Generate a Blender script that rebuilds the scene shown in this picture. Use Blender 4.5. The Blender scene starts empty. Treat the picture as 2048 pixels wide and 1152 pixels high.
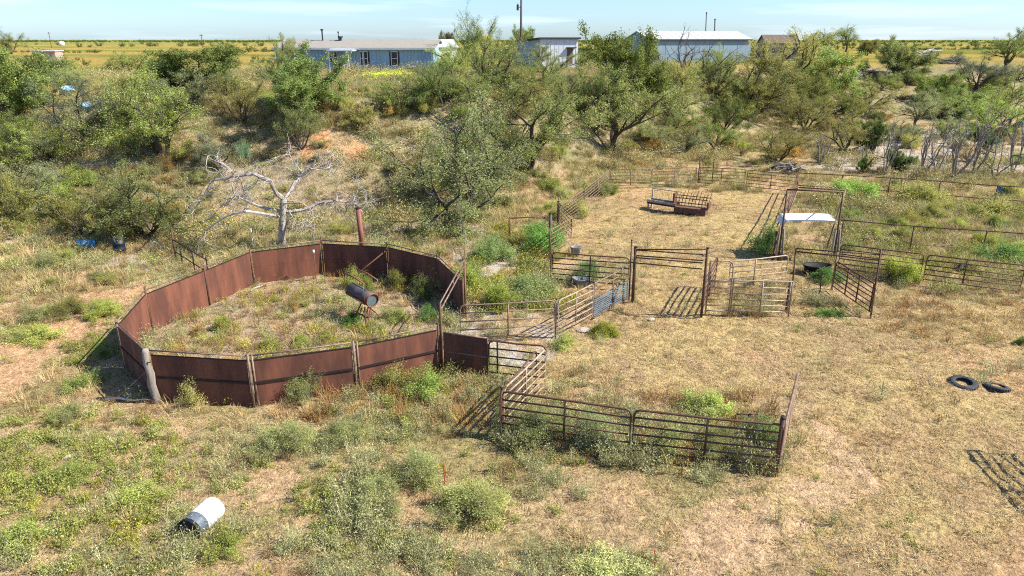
import bpy, math, random
import numpy as np
from mathutils import Vector, Matrix

S = bpy.context.scene
COL = S.collection
R = math.radians
# ---------------------------------------------------------------- camera
F = 1409.0                      # focal length in pixels of the 2048 wide photograph
PITCH = math.atan((576 - 79) / F)
CAM = np.array([0.0, 0.0, 11.0])
cam = bpy.data.cameras.new("camera")
camo = bpy.data.objects.new("camera", cam)
COL.objects.link(camo)
camo.location = CAM
camo.rotation_euler = (math.pi / 2 - PITCH, 0, 0)
cam.sensor_width = 36
cam.lens = 36 * F / 2048
cam.clip_start = 0.5
cam.clip_end = 20000
S.camera = camo
# ---------------------------------------------------------------- light
SUN_EL, SUN_ROT = R(43), R(97)
w = bpy.data.worlds.new("World")
S.world = w
w.use_nodes = True
wn, wl = w.node_tree.nodes, w.node_tree.links
sky = wn.new("ShaderNodeTexSky")
sky.sky_type = 'NISHITA'
sky.sun_disc = False
sky.sun_elevation = SUN_EL
sky.sun_rotation = SUN_ROT
sky.altitude = 300
sky.air_density = 1.0
sky.dust_density = 0.6
sky.ozone_density = 2.5
# faint streaks of thin cloud low over the horizon, all the way round
geo = wn.new("ShaderNodeTexCoord")
mp = wn.new("ShaderNodeMapping")
mp.inputs['Scale'].default_value = (1.6, 1.6, 26)
cn = wn.new("ShaderNodeTexNoise")
cn.inputs['Scale'].default_value = 2.2
cn.inputs['Detail'].default_value = 5
cr = wn.new("ShaderNodeValToRGB")
cr.color_ramp.elements[0].position = .54
cr.color_ramp.elements[1].position = .74
cr.color_ramp.elements[1].color = (.5, .5, .5, 1)
cmix = wn.new("ShaderNodeMixRGB")
cmix.inputs[2].default_value = (9.2, 8.3, 7.0, 1)
wl.new(geo.outputs['Generated'], mp.inputs['Vector'])
wl.new(mp.outputs[0], cn.inputs['Vector'])
wl.new(cn.outputs['Fac'], cr.inputs[0])
wl.new(cr.outputs[0], cmix.inputs[0])
wl.new(sky.outputs[0], cmix.inputs[1])
tn = wn.new("ShaderNodeMixRGB")
tn.blend_type = 'MULTIPLY'
tn.inputs[0].default_value = 1
tn.inputs[2].default_value = (.56, .71, .96, 1)
wl.new(cmix.outputs[0], tn.inputs[1])
wl.new(tn.outputs[0], wn["Background"].inputs[0])
wn["Background"].inputs[1].default_value = 0.108
sun = bpy.data.lights.new("sun", 'SUN')
sun.energy = 5.0
sun.angle = R(0.53)
sun.color = (1.0, 0.94, 0.84)
suno = bpy.data.objects.new("sun", sun)
COL.objects.link(suno)
sd = Vector((math.sin(SUN_ROT) * math.cos(SUN_EL), math.cos(SUN_ROT) * math.cos(SUN_EL), math.sin(SUN_EL)))
suno.rotation_euler = sd.to_track_quat('Z', 'Y').to_euler()
suno.location = (60, -10, 60)
S.view_settings.view_transform = 'Standard'
S.view_settings.look = 'None'
S.view_settings.gamma = 1
S.view_settings.use_curve_mapping = False
S.view_settings.exposure = 1.1
S.cycles.use_denoising = False
S.cycles.filter_width = 1.1
S.cycles.max_bounces = 5
S.cycles.diffuse_bounces = 3
S.cycles.transmission_bounces = 3
S.cycles.sample_clamp_indirect = 4

# ---------------------------------------------------------------- noise, terrain, pixel helpers
_T = np.random.RandomState(7).rand(4, 256, 256)


def vnoise(x, y, k=0):
    x = np.asarray(x, float); y = np.asarray(y, float)
    xi = np.floor(x).astype(int); yi = np.floor(y).astype(int)
    fx = x - xi; fy = y - yi
    fx = fx * fx * (3 - 2 * fx); fy = fy * fy * (3 - 2 * fy)
    T = _T[k % 4]
    a = T[xi & 255, yi & 255]; b = T[(xi + 1) & 255, yi & 255]
    c = T[xi & 255, (yi + 1) & 255]; d = T[(xi + 1) & 255, (yi + 1) & 255]
    return (a * (1 - fx) + b * fx) * (1 - fy) + (c * (1 - fx) + d * fx) * fy


def fbm(x, y, s, o=3, k=0):
    v = 0; a = .5; t = 0; f = 1 / s
    for i in range(o):
        v = v + a * vnoise(x * f + 17.3 * (i + 3 * k), y * f + 9.1 * (i + k), i + k); t += a; a *= .5; f *= 2.03
    return v / t


TX = [-60, -45, -25, -14, -4, 2, 8, 14, 22, 32, 50, 90]
TY = [38, 40, 41.5, 43.5, 46.5, 51, 61, 67, 76, 84, 94, 110]
PX = [-60, -45, -25, -14, -4, 2, 8, 14, 22, 32, 50, 90]
PY = [54, 57, 60, 60, 62, 68, 79, 88, 103, 116, 128, 150]
ZP = 6.8


def sl(x, y):
    wob = (fbm(x, y, 9, 2, 1) - .5) * 6
    a = np.interp(x, TX, TY); b = np.interp(x, PX, PY)
    s = np.clip((y + wob - a) / (b - a), 0, 1)
    return s * s * (3 - 2 * s)


def tz(x, y):
    x = np.asarray(x, float); y = np.asarray(y, float)
    s = sl(x, y)
    z = ZP * s + 4 * s * (1 - s) * (fbm(x, y, 5.5, 3, 2) - .5) * 1.3
    z = z + s * (fbm(x, y, 70, 2, 0) - .5) * 1.0 + (fbm(x, y, 6, 2, 3) - .5) * .22
    return z


def ray(u, v):
    a = (u - 1024) / F; b = -(v - 576) / F
    d = np.array([a, math.cos(PITCH) + b * math.sin(PITCH), -math.sin(PITCH) + b * math.cos(PITCH)])
    return d / d[1]


_st = np.concatenate([np.arange(8, 60, .05), np.arange(60, 160, .15), np.arange(160, 900, 1.5)])


def hit(u, v, h=0.0):
    """ground point below the spot seen at photo pixel u,v that is h above the ground"""
    d = ray(u, v)
    P = CAM[None] + _st[:, None] * d[None]
    g = tz(P[:, 0], P[:, 1]) + h
    k = np.argmax(P[:, 2] <= g)
    if P[k, 2] > g[k]:
        k = len(_st) - 1
    return Vector((P[k, 0], P[k, 1], float(g[k] - h)))


def at(u, v, z):
    d = ray(u, v)
    p = CAM + d * ((z - CAM[2]) / d[2])
    return Vector(p)


def onray(u, v, y):
    return Vector(CAM + ray(u, v) * y)


def ground(x, y):
    return Vector((x, y, float(tz(x, y))))


def pxm(p):
    """photo pixels per metre at p"""
    return F / (p[1] * math.cos(PITCH) + (CAM[2] - p[2]) * math.sin(PITCH))


# ---------------------------------------------------------------- materials
def nodes(name):
    m = bpy.data.materials.new(name); m.use_nodes = True
    return m, m.node_tree.nodes, m.node_tree.links, m.node_tree.nodes["Principled BSDF"]


def surf(name, col, rough=.7, metal=0., var=.35, scale=3., stretch=(1, 1, 1), col2=None, bump=.0, spec=.3, thr=(.35, .7)):
    """a weathered surface: two colours mixed by object-space noise, finer noise on top"""
    m, n, l, p = nodes(name)
    tc = n.new("ShaderNodeTexCoord"); mp = n.new("ShaderNodeMapping"); mp.inputs['Scale'].default_value = stretch
    l.new(tc.outputs['Object'], mp.inputs[0])
    a = n.new("ShaderNodeTexNoise"); a.inputs['Scale'].default_value = scale; a.inputs['Detail'].default_value = 6
    l.new(mp.outputs[0], a.inputs['Vector'])
    r = n.new("ShaderNodeValToRGB")
    r.color_ramp.elements[0].position, r.color_ramp.elements[1].position = thr
    c2 = col2 or tuple(c * (1 - var) for c in col)
    r.color_ramp.elements[0].color = (*col, 1); r.color_ramp.elements[1].color = (*c2, 1)
    l.new(a.outputs['Fac'], r.inputs[0])
    b = n.new("ShaderNodeTexNoise"); b.inputs['Scale'].default_value = scale * 9; b.inputs['Detail'].default_value = 3
    l.new(mp.outputs[0], b.inputs['Vector'])
    mr = n.new("ShaderNodeMapRange"); mr.inputs['To Min'].default_value = 1 - var * .7; mr.inputs['To Max'].default_value = 1 + var * .7
    l.new(b.outputs['Fac'], mr.inputs[0])
    mx = n.new("ShaderNodeMixRGB"); mx.blend_type = 'MULTIPLY'; mx.inputs[0].default_value = 1
    l.new(r.outputs[0], mx.inputs[1]); l.new(mr.outputs[0], mx.inputs[2])
    l.new(mx.outputs[0], p.inputs['Base Color'])
    p.inputs['Roughness'].default_value = rough; p.inputs['Metallic'].default_value = metal
    p.inputs['Specular IOR Level'].default_value = spec
    if bump:
        bp = n.new("ShaderNodeBump"); bp.inputs['Strength'].default_value = bump; bp.inputs['Distance'].default_value = .02
        l.new(b.outputs['Fac'], bp.inputs['Height']); l.new(bp.outputs[0], p.inputs['Normal'])
    return m


def leaf(name, col, col2=None, tint=False, trans=.3, vary=.45):
    """thin foliage: every leaf (mesh island) and every plant gets its own shade of the plant's colour"""
    m, n, l, p = nodes(name)
    n.remove(p)
    out = n["Material Output"]
    g = n.new("ShaderNodeNewGeometry"); oi = n.new("ShaderNodeObjectInfo")
    mx = n.new("ShaderNodeMixRGB"); mx.inputs[1].default_value = (*col, 1); mx.inputs[2].default_value = (*(col2 or col), 1)
    l.new(g.outputs['Random Per Island'], mx.inputs[0])
    ad = n.new("ShaderNodeMath"); ad.operation = 'MULTIPLY_ADD'
    l.new(g.outputs['Random Per Island'], ad.inputs[0]); ad.inputs[1].default_value = 7.31
    fr = n.new("ShaderNodeMath"); fr.operation = 'FRACT'
    l.new(ad.outputs[0], fr.inputs[0])
    r1 = n.new("ShaderNodeMapRange"); r1.inputs['To Min'].default_value = 1 - vary; r1.inputs['To Max'].default_value = 1 + vary
    l.new(fr.outputs[0], r1.inputs[0])
    r2 = n.new("ShaderNodeMapRange"); r2.inputs['To Min'].default_value = .72; r2.inputs['To Max'].default_value = 1.28
    l.new(oi.outputs['Random'], r2.inputs[0])
    mm = n.new("ShaderNodeMath"); mm.operation = 'MULTIPLY'
    oi_mul = n.new("ShaderNodeMath"); oi_mul.operation = 'MULTIPLY'; oi_mul.inputs[1].default_value = 1
    l.new(r2.outputs[0], oi_mul.inputs[0])
    l.new(r1.outputs[0], mm.inputs[0]); l.new(oi_mul.outputs[0], mm.inputs[1])
    m2 = n.new("ShaderNodeMixRGB"); m2.blend_type = 'MULTIPLY'; m2.inputs[0].default_value = 1
    l.new(mx.outputs[0], m2.inputs[1]); l.new(mm.outputs[0], m2.inputs[2])
    src = m2
    if tint:
        cc = n.new("ShaderNodeTexCoord"); cl = n.new("ShaderNodeTexNoise"); cl.inputs['Scale'].default_value = 1.5; cl.inputs['Detail'].default_value = 2
        l.new(cc.outputs['Object'], cl.inputs['Vector'])
        rm = n.new("ShaderNodeMapRange"); rm.inputs['From Min'].default_value = .32; rm.inputs['From Max'].default_value = .68; rm.inputs['To Min'].default_value = .72; rm.inputs['To Max'].default_value = 1.3
        l.new(cl.outputs['Fac'], rm.inputs[0]); l.new(rm.outputs[0], oi_mul.inputs[1])
        m3 = n.new("ShaderNodeMixRGB"); m3.blend_type = 'MULTIPLY'; m3.inputs[0].default_value = 1
        l.new(m2.outputs[0], m3.inputs[1]); l.new(oi.outputs['Color'], m3.inputs[2]); src = m3
    d = n.new("ShaderNodeBsdfDiffuse"); t = n.new("ShaderNodeBsdfTranslucent"); ms = n.new("ShaderNodeMixShader")
    ms.inputs[0].default_value = trans
    l.new(src.outputs[0], d.inputs[0]); l.new(src.outputs[0], t.inputs[0])
    l.new(d.outputs[0], ms.inputs[1]); l.new(t.outputs[0], ms.inputs[2]); l.new(ms.outputs[0], out.inputs[0])
    return m


M = {}
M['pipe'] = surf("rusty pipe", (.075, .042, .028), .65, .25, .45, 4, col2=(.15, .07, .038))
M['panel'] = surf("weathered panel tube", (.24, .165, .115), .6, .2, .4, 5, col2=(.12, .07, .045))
M['litpanel'] = surf('sunlit tone panel tube', (.40, .31, .225), .6, .15, .4, 5, col2=(.20, .125, .08))  # panel tube again, its colour raised to carry the sunlight on the rails
M['redpipe'] = surf("red oxide pipe", (.25, .095, .06), .65, .1, .4, 5)
M['sheet'] = surf("rust sheet steel", (.175, .066, .038), .85, .0, .34, 1.7, (1, 1, .22), col2=(.095, .038, .025), bump=.05, thr=(.4, .6))
M['seam'] = surf("dark steel strip", (.035, .022, .018), .7, .2, .3, 4)
M['white'] = surf("dirty white metal", (.68, .68, .66), .5, .0, .12, 2)
M['bark'] = surf("bark", (.10, .078, .058), .95, 0, .45, 4, (1, 1, .4))
M['greybark'] = surf("grey dead wood", (.43, .385, .34), .9, 0, .4, 5, (1, 1, .5), col2=(.21, .18, .155))
M['darkwood'] = surf("dark dead wood", (.07, .05, .038), .95, 0, .4, 4)
M['whitewood'] = surf("bleached wood", (.62, .57, .50), .9, 0, .25, 4)
M['sapling'] = surf('grey sapling bark', (.24, .21, .18), .95, 0, .4, 4)
M['twig'] = surf("twig", (.15, .12, .095), .95, 0, .4, 4)
M['postwood'] = surf("weathered grey post wood", (.30, .255, .215), .95, 0, .5, 7, (1, 1, .12), bump=.6)
M['leaf'] = leaf("tree leaves", (.265, .31, .10), (.33, .345, .12), tint=True, trans=.46)
M['black'] = surf("black plastic", (.010, .011, .013), .7, 0, .2, 3)
M['drumwhite'] = surf("white plastic", (.80, .80, .79), .5, 0, .16, 4, col2=(.62, .58, .50), thr=(.5, .8))
M['drumblue'] = surf("slate grey plastic", (.10, .12, .145), .4, 0, .2, 2)
M['blue'] = surf("blue plastic", (.03, .16, .34), .45, 0, .25, 3)
M['navy'] = surf("dark blue plastic", (.012, .018, .035), .5, 0, .3, 3)
M['rubber'] = surf("tyre rubber", (.045, .047, .05), .85, 0, .3, 5)
M['greyplastic'] = surf("grey bucket plastic", (.20, .215, .24), .7, 0, .2, 3)


# ---------------------------------------------------------------- mesh building
class MB:
    def __init__(s):
        s.v = []; s.q = []; s.t = []; s.n = 0

    def add(s, V, q=None, t=None):
        V = np.asarray(V, float).reshape(-1, 3)
        if q is not None and len(q): s.q.append(np.asarray(q, int).reshape(-1, 4) + s.n)
        if t is not None and len(t): s.t.append(np.asarray(t, int).reshape(-1, 3) + s.n)
        s.v.append(V); s.n += len(V)

    def tube(s, P, r, k=6, cap=True):
        P = np.asarray([tuple(p) for p in P], float); n = len(P)
        r = np.broadcast_to(np.asarray(r, float), (n,))
        T = np.empty_like(P)
        T[1:-1] = P[2:] - P[:-2]; T[0] = P[1] - P[0]; T[-1] = P[-1] - P[-2]
        T /= np.linalg.norm(T, axis=1)[:, None] + 1e-9
        mean = T.mean(0)
        ref = np.eye(3)[np.argmin(np.abs(mean))]
        U = np.cross(T, ref); U /= np.linalg.norm(U, axis=1)[:, None] + 1e-9
        W = np.cross(T, U)
        a = np.arange(k) * 2 * math.pi / k
        V = P[:, None] + r[:, None, None] * (np.cos(a)[None, :, None] * U[:, None] + np.sin(a)[None, :, None] * W[:, None])
        i = np.arange(n - 1)[:, None] * k; j = np.arange(k)[None]; j2 = (j + 1) % k
        q = np.stack([i + j, i + j2, i + k + j2, i + k + j], -1).reshape(-1, 4)
        V = V.reshape(-1, 3)
        t = []
        if cap:
            V = np.vstack([V, P[0], P[-1]])
            c0, c1 = n * k, n * k + 1
            for x in range(k):
                t.append((c0, (x + 1) % k, x)); t.append((c1, (n - 1) * k + x, (n - 1) * k + (x + 1) % k))
        s.add(V, q, t)

    def box(s, c, size, ax=None):
        """box with centre c, full sizes; ax = optional three unit axes"""
        A = np.eye(3) if ax is None else np.array([tuple(a) for a in ax])
        h = np.array(size) / 2
        V = [np.array(c) + A[0] * x * h[0] + A[1] * y * h[1] + A[2] * z * h[2] for x in (-1, 1) for y in (-1, 1) for z in (-1, 1)]
        s.add(V, [(0, 1, 3, 2), (4, 6, 7, 5), (0, 4, 5, 1), (2, 3, 7, 6), (0, 2, 6, 4), (1, 5, 7, 3)])

    def slab(s, p0, p1, z0, z1, th):
        """upright slab between ground points p0 and p1"""
        p0 = np.array(p0); p1 = np.array(p1)
        d = p1 - p0; d[2] = 0; L = np.linalg.norm(d); d /= L
        nrm = np.array([-d[1], d[0], 0]) * th / 2
        V = []
        for p in (p0, p1):
            for sg in (-1, 1):
                for z in (z0, z1):
                    V.append(p + nrm * sg + np.array([0, 0, z]))
        s.add(V, [(0, 1, 3, 2), (4, 6, 7, 5), (0, 4, 5, 1), (2, 3, 7, 6), (0, 2, 6, 4), (1, 5, 7, 3)])

    def lathe(s, prof, o, ax, k=24):
        """surface of revolution, prof = (distance along ax, radius)"""
        ax = np.array(ax, float); ax /= np.linalg.norm(ax)
        ref = np.eye(3)[np.argmin(np.abs(ax))]
        U = np.cross(ax, ref); U /= np.linalg.norm(U); W = np.cross(ax, U)
        a = np.arange(k) * 2 * math.pi / k
        C = np.cos(a)[:, None] * U + np.sin(a)[:, None] * W
        V = np.concatenate([np.array(o) + ax * h + C * r for h, r in prof])
        n = len(prof)
        i = np.arange(n - 1)[:, None] * k; j = np.arange(k)[None]; j2 = (j + 1) % k
        s.add(V, np.stack([i + j, i + j2, i + k + j2, i + k + j], -1).reshape(-1, 4))

    def mesh(s, name, mat, off=(0, 0, 0), smooth=False):
        V = np.concatenate(s.v) - np.array(off)[None]
        Q = np.concatenate(s.q) if s.q else np.zeros((0, 4), int)
        T = np.concatenate(s.t) if s.t else np.zeros((0, 3), int)
        me = bpy.data.meshes.new(name)
        me.vertices.add(len(V)); me.vertices.foreach_set("co", V.astype(np.float32).ravel())
        nl = len(Q) * 4 + len(T) * 3
        me.loops.add(nl); me.loops.foreach_set("vertex_index", np.concatenate([Q.ravel(), T.ravel()]).astype(np.int32))
        me.polygons.add(len(Q) + len(T))
        st = np.concatenate([np.arange(len(Q)) * 4, len(Q) * 4 + np.arange(len(T)) * 3]).astype(np.int32)
        me.polygons.foreach_set("loop_start", st)
        me.polygons.foreach_set("use_smooth", np.full(len(st), bool(smooth)))
        me.update(calc_edges=True)
        if mat: me.materials.append(mat)
        return me

    def build(s, name, mat, parent=None, smooth=False):
        off = Vector((0, 0, 0)); q = parent
        while q is not None:
            off += q.location; q = q.parent
        o = bpy.data.objects.new(name, s.mesh(name, mat, off, smooth))
        COL.objects.link(o)
        if parent: o.parent = parent
        return o


def tag(o, label, cat, group=None, kind=None):
    o['label'] = label; o['category'] = cat
    if group: o['group'] = group
    if kind: o['kind'] = kind
    return o


def thing(name, label, cat, loc, group=None):
    o = bpy.data.objects.new(name, None); COL.objects.link(o)
    o.location = loc; o.empty_display_size = .2
    return tag(o, label, cat, group)


def tubeobj(name, P, r, mat, parent, k=6):
    m = MB(); m.tube(P, r, k); return m.build(name, mat, parent, k > 5)


def up(p, z):
    return Vector((p[0], p[1], p[2] + z))


# ---------------------------------------------------------------- ground
def poly_mask(x, y, px, soft=.8, z=0.):
    """1 inside the ground polygon whose corners are seen at photo pixels px, with a ragged edge"""
    x = x + (fbm(x, y, 2.2, 3, 1) - .5) * 2.6 * soft; y = y + (fbm(x, y, 2.2, 3, 2) - .5) * 2.6 * soft
    W = [(p.x, p.y) for p in ((hit(*q) if z is None else at(*q, z)) for q in px)]
    ins = np.zeros(np.shape(x), bool)
    for (ax, ay), (bx, by) in zip(W, W[1:] + W[:1]):
        if ay == by: continue
        c = ((ay > y) != (by > y)) & (x < (bx - ax) * (y - ay) / (by - ay) + ax)
        ins ^= c
    return ins.astype(float)


STRAW = [(1130, 470), (1230, 372), (1590, 385), (1560, 500), (1590, 600), (1745, 620), (2300, 590), (2700, 1300), (1270, 1300),
         (1350, 1085), (1570, 975), (1615, 770), (1400, 790), (1070, 765), (1095, 700), (1240, 640), (1275, 600), (1265, 520), (1110, 512)]
SAND = [(215, 640), (330, 575), (300, 560), (200, 585), (110, 640), (-60, 700), (-60, 860), (60, 760), (150, 690)]
WASH = [(860, 440), (985, 455), (1060, 530), (1000, 575), (930, 560), (890, 520), (820, 470)]
WASH2 = [(1610, 345), (1700, 300), (1790, 262), (1960, 245), (2200, 290), (2200, 350), (1900, 338)]
WASH3 = [(880, 690), (925, 600), (1115, 640), (1100, 720), (980, 735)]
RED = [(525, 300), (590, 285), (640, 268), (700, 262), (745, 280), (720, 312), (640, 322), (560, 325)]
PEN = [(245, 735), (300, 655), (413, 606), (506, 563), (643, 547), (775, 550), (880, 572), (917, 650), (878, 735), (710, 772), (503, 816), (306, 796)]
TRAIL = [(0, 450), (70, 390), (110, 320), (160, 330), (130, 400), (60, 450), (0, 520)]
TRAIL2 = [(190, 530), (240, 500), (300, 520), (290, 545), (215, 560)]
YARDTRAIL = [(1595, 850), (1650, 850), (1700, 960), (1640, 1050), (1470, 1160), (1280, 1160), (1500, 1015), (1590, 960)]
SLOPEGREY = [(600, 430), (700, 405), (900, 440), (990, 440), (900, 470), (640, 470)]


def mixc(c, col, m):
    return c * (1 - m[:, None]) + np.array(col)[None] * m[:, None]


def ground_colour(x, y):
    n1 = fbm(x, y, 4.5, 4, 0); n2 = fbm(x, y, 1.3, 3, 1); n3 = fbm(x, y, 14, 3, 2); n4 = fbm(x, y, .5, 2, 3)
    s = sl(x, y)
    c = np.tile(np.array([[.475, .32, .175]]), (len(x), 1))          # sandy soil
    tan = np.clip((n1 - .42) * 5, 0, 1)
    c = mixc(c, (.37, .275, .14), tan * .6)                         # dead grass thatch
    c = mixc(c, (.25, .225, .085), np.clip((n2 - .5) * 5, 0, 1) * .7)   # low green and brown growth
    st = poly_mask(x, y, STRAW, 1.0)
    sc = np.stack([.475 + .10 * (n2 - .5), .353 + .07 * (n2 - .5), .155 + .03 * (n2 - .5)], 1)
    c = c * (1 - st[:, None] * .9) + sc * st[:, None] * .9
    c = mixc(c, (.37, .245, .135), st * np.clip((n2 - .5) * 6, 0, 1) * .75)
    n5 = fbm(x, y, 3.2, 3, 3)
    c = mixc(c, (.31, .22, .12), st * np.clip((n5 - .56) * 7, 0, 1) * .6)
    c = mixc(c, (.49, .305, .165), st * np.clip((n1 - .6) * 5, 0, 1) * .8)
    c = mixc(c, (.52, .355, .205), poly_mask(x, y, YARDTRAIL, 1.0) * np.clip((n2 - .3) * 4, .2, .9))
    c = mixc(c, (.55, .335, .18), poly_mask(x, y, SAND, 1.0) * .85)
    # slope: grey tan litter with bare red cuts
    sm = np.clip(s * 6, 0, 1) * (s < .995)
    c = mixc(c, (.31, .255, .155), sm * .8)
    c = mixc(c, (.22, .205, .095), sm * np.clip((n2 - .46) * 5, 0, 1) * .75)
    c = mixc(c, (.36, .30, .22), sm * np.clip((n1 - .6) * 5, 0, 1) * .5)
    c = mixc(c, (.60, .31, .155), poly_mask(x, y, RED, 1.2, None) * np.clip((n2 - .42) * 5, .1, 1))
    g = np.clip(poly_mask(x, y, WASH) + poly_mask(x, y, WASH2, 1.5) + poly_mask(x, y, WASH3, .6) + poly_mask(x, y, TRAIL2) + poly_mask(x, y, SLOPEGREY), 0, 1)
    c = mixc(c, (.46, .405, .33), g * np.clip((n2 - .3) * 5, 0, 1))
    c = mixc(c, (.47, .38, .28), poly_mask(x, y, TRAIL, 1., None) * .8)
    pen = poly_mask(x, y, PEN, .4)
    c = mixc(c, (.42, .315, .205), pen * .8)
    c = mixc(c, (.25, .195, .11), pen * np.clip((n2 - .5) * 6, 0, 1) * .7)
    # plateau and the fields out to the horizon
    pl = np.clip((s - .9) * 10, 0, 1)
    a = fbm(x, y, 40, 3, 1); b = fbm(x / 5, y, 22, 3, 2)
    f = np.tile(np.array([[.34, .245, .07]]), (len(x), 1))
    f = mixc(f, (.17, .18, .04), np.clip((b - .45) * 6, 0, 1))
    f = mixc(f, (.42, .30, .12), np.clip((a - .62) * 8, 0, 1) * .6)
    far = np.clip((y - 420) / 700, 0, 1)
    f = mixc(f, (.19, .22, .06), far * .7)
    c = c * (1 - pl[:, None]) + f * pl[:, None]
    return c


def ground_mesh():
    ang = np.concatenate([np.linspace(-80, -46, 24), np.linspace(-44, 44, 440), np.linspace(46, 80, 24)])
    rr = [2.]
    while rr[-1] < 9000:
        r = rr[-1]
        rr.append(r * (1.0052 if 12 < r < 45 else 1.009 if r < 125 else 1.04))
    rr = np.array(rr)
    A, Rr = np.meshgrid(np.radians(ang), rr)
    x = (np.sin(A) * Rr).ravel(); y = (np.cos(A) * Rr).ravel() - 1.5
    z = tz(x, y)
    near = np.clip((75 - Rr.ravel()) / 30, 0, 1)
    z = z + near * ((fbm(x, y, .6, 2, 1) - .5) * .10 + (fbm(x, y, .27, 2, 2) - .5) * .09)
    nr, na = len(rr), len(ang)
    i = np.arange(nr - 1)[:, None] * na; j = np.arange(na - 1)[None]
    q = np.stack([i + j, i + na + j, i + na + j + 1, i + j + 1], -1).reshape(-1, 4)[:, ::-1]
    m = MB(); m.add(np.stack([x, y, z], 1), q)
    o = m.build("ground", M_ground, None, True)
    o['kind'] = 'structure'
    o['label'] = "sandy ranch ground with straw, bare soil and a bank rising to the fields"
    ca = o.data.color_attributes.new("soil", 'FLOAT_COLOR', 'POINT')
    c = np.ones((len(x), 4), np.float32); c[:, :3] = ground_colour(x, y)
    ca.data.foreach_set("color", c.ravel())
    return o


m, n, l, p = nodes("ground soil")
at_ = n.new("ShaderNodeAttribute"); at_.attribute_name = "soil"
tc = n.new("ShaderNodeTexCoord")
a1 = n.new("ShaderNodeTexNoise"); a1.inputs['Scale'].default_value = 3.2; a1.inputs['Detail'].default_value = 8; a1.inputs['Roughness'].default_value = .72
a2 = n.new("ShaderNodeTexNoise"); a2.inputs['Scale'].default_value = 19; a2.inputs['Detail'].default_value = 5; a2.inputs['Roughness'].default_value = .7
for t_ in (a1, a2): l.new(tc.outputs['Object'], t_.inputs['Vector'])
r1 = n.new("ShaderNodeMapRange"); r1.inputs['From Min'].default_value = .3; r1.inputs['From Max'].default_value = .7
r1.inputs['To Min'].default_value = .62; r1.inputs['To Max'].default_value = 1.32
l.new(a1.outputs['Fac'], r1.inputs[0])
r2 = n.new("ShaderNodeMapRange"); r2.inputs['From Min'].default_value = .3; r2.inputs['From Max'].default_value = .7
r2.inputs['To Min'].default_value = .55; r2.inputs['To Max'].default_value = 1.36
l.new(a2.outputs['Fac'], r2.inputs[0])
mu = n.new("ShaderNodeMath"); mu.operation = 'MULTIPLY'
l.new(r1.outputs[0], mu.inputs[0]); l.new(r2.outputs[0], mu.inputs[1])
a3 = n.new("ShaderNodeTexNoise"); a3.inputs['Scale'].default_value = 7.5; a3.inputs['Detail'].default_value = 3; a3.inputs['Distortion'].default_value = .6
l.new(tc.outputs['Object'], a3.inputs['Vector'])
r3 = n.new("ShaderNodeMapRange"); r3.inputs['From Min'].default_value = .36; r3.inputs['From Max'].default_value = .52; r3.inputs['To Min'].default_value = .7; r3.inputs['To Max'].default_value = 1.06  # dark specks: dung and damp, with clod shade put into the colour too
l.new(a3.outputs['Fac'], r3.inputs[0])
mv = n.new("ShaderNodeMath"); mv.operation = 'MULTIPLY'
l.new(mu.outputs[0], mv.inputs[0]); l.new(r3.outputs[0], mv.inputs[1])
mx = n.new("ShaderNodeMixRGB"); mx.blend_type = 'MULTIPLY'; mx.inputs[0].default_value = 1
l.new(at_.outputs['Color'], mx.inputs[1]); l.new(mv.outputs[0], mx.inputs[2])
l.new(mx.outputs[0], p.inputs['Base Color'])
p.inputs['Roughness'].default_value = 1; p.inputs['Specular IOR Level'].default_value = 0
ad = n.new("ShaderNodeMath"); ad.operation = 'ADD'
l.new(a3.outputs['Fac'], ad.inputs[0]); l.new(a2.outputs['Fac'], ad.inputs[1])
bp = n.new("ShaderNodeBump"); bp.inputs['Strength'].default_value = .9; bp.inputs['Distance'].default_value = .11
l.new(ad.outputs[0], bp.inputs['Height']); l.new(bp.outputs[0], p.inputs['Normal'])
M_ground = m
ground_mesh()


# ---------------------------------------------------------------- plant builders
def leaves(mb, P, rng, size, aspect=.45, flat=0.):
    """one small rhombus leaf at every point of P"""
    n = len(P)
    d = rng.normal(size=(n, 3)); d[:, 2] *= (1 - flat)
    d /= np.linalg.norm(d, axis=1)[:, None]
    e = rng.normal(size=(n, 3)); e -= (e * d).sum(1)[:, None] * d
    e /= np.linalg.norm(e, axis=1)[:, None]
    s = size * rng.uniform(.6, 1.35, n)[:, None]
    V = np.stack([P - d * s, P + e * s * aspect, P + d * s, P - e * s * aspect], 1).reshape(-1, 3)
    mb.add(V, np.arange(4 * n).reshape(-1, 4))


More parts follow.
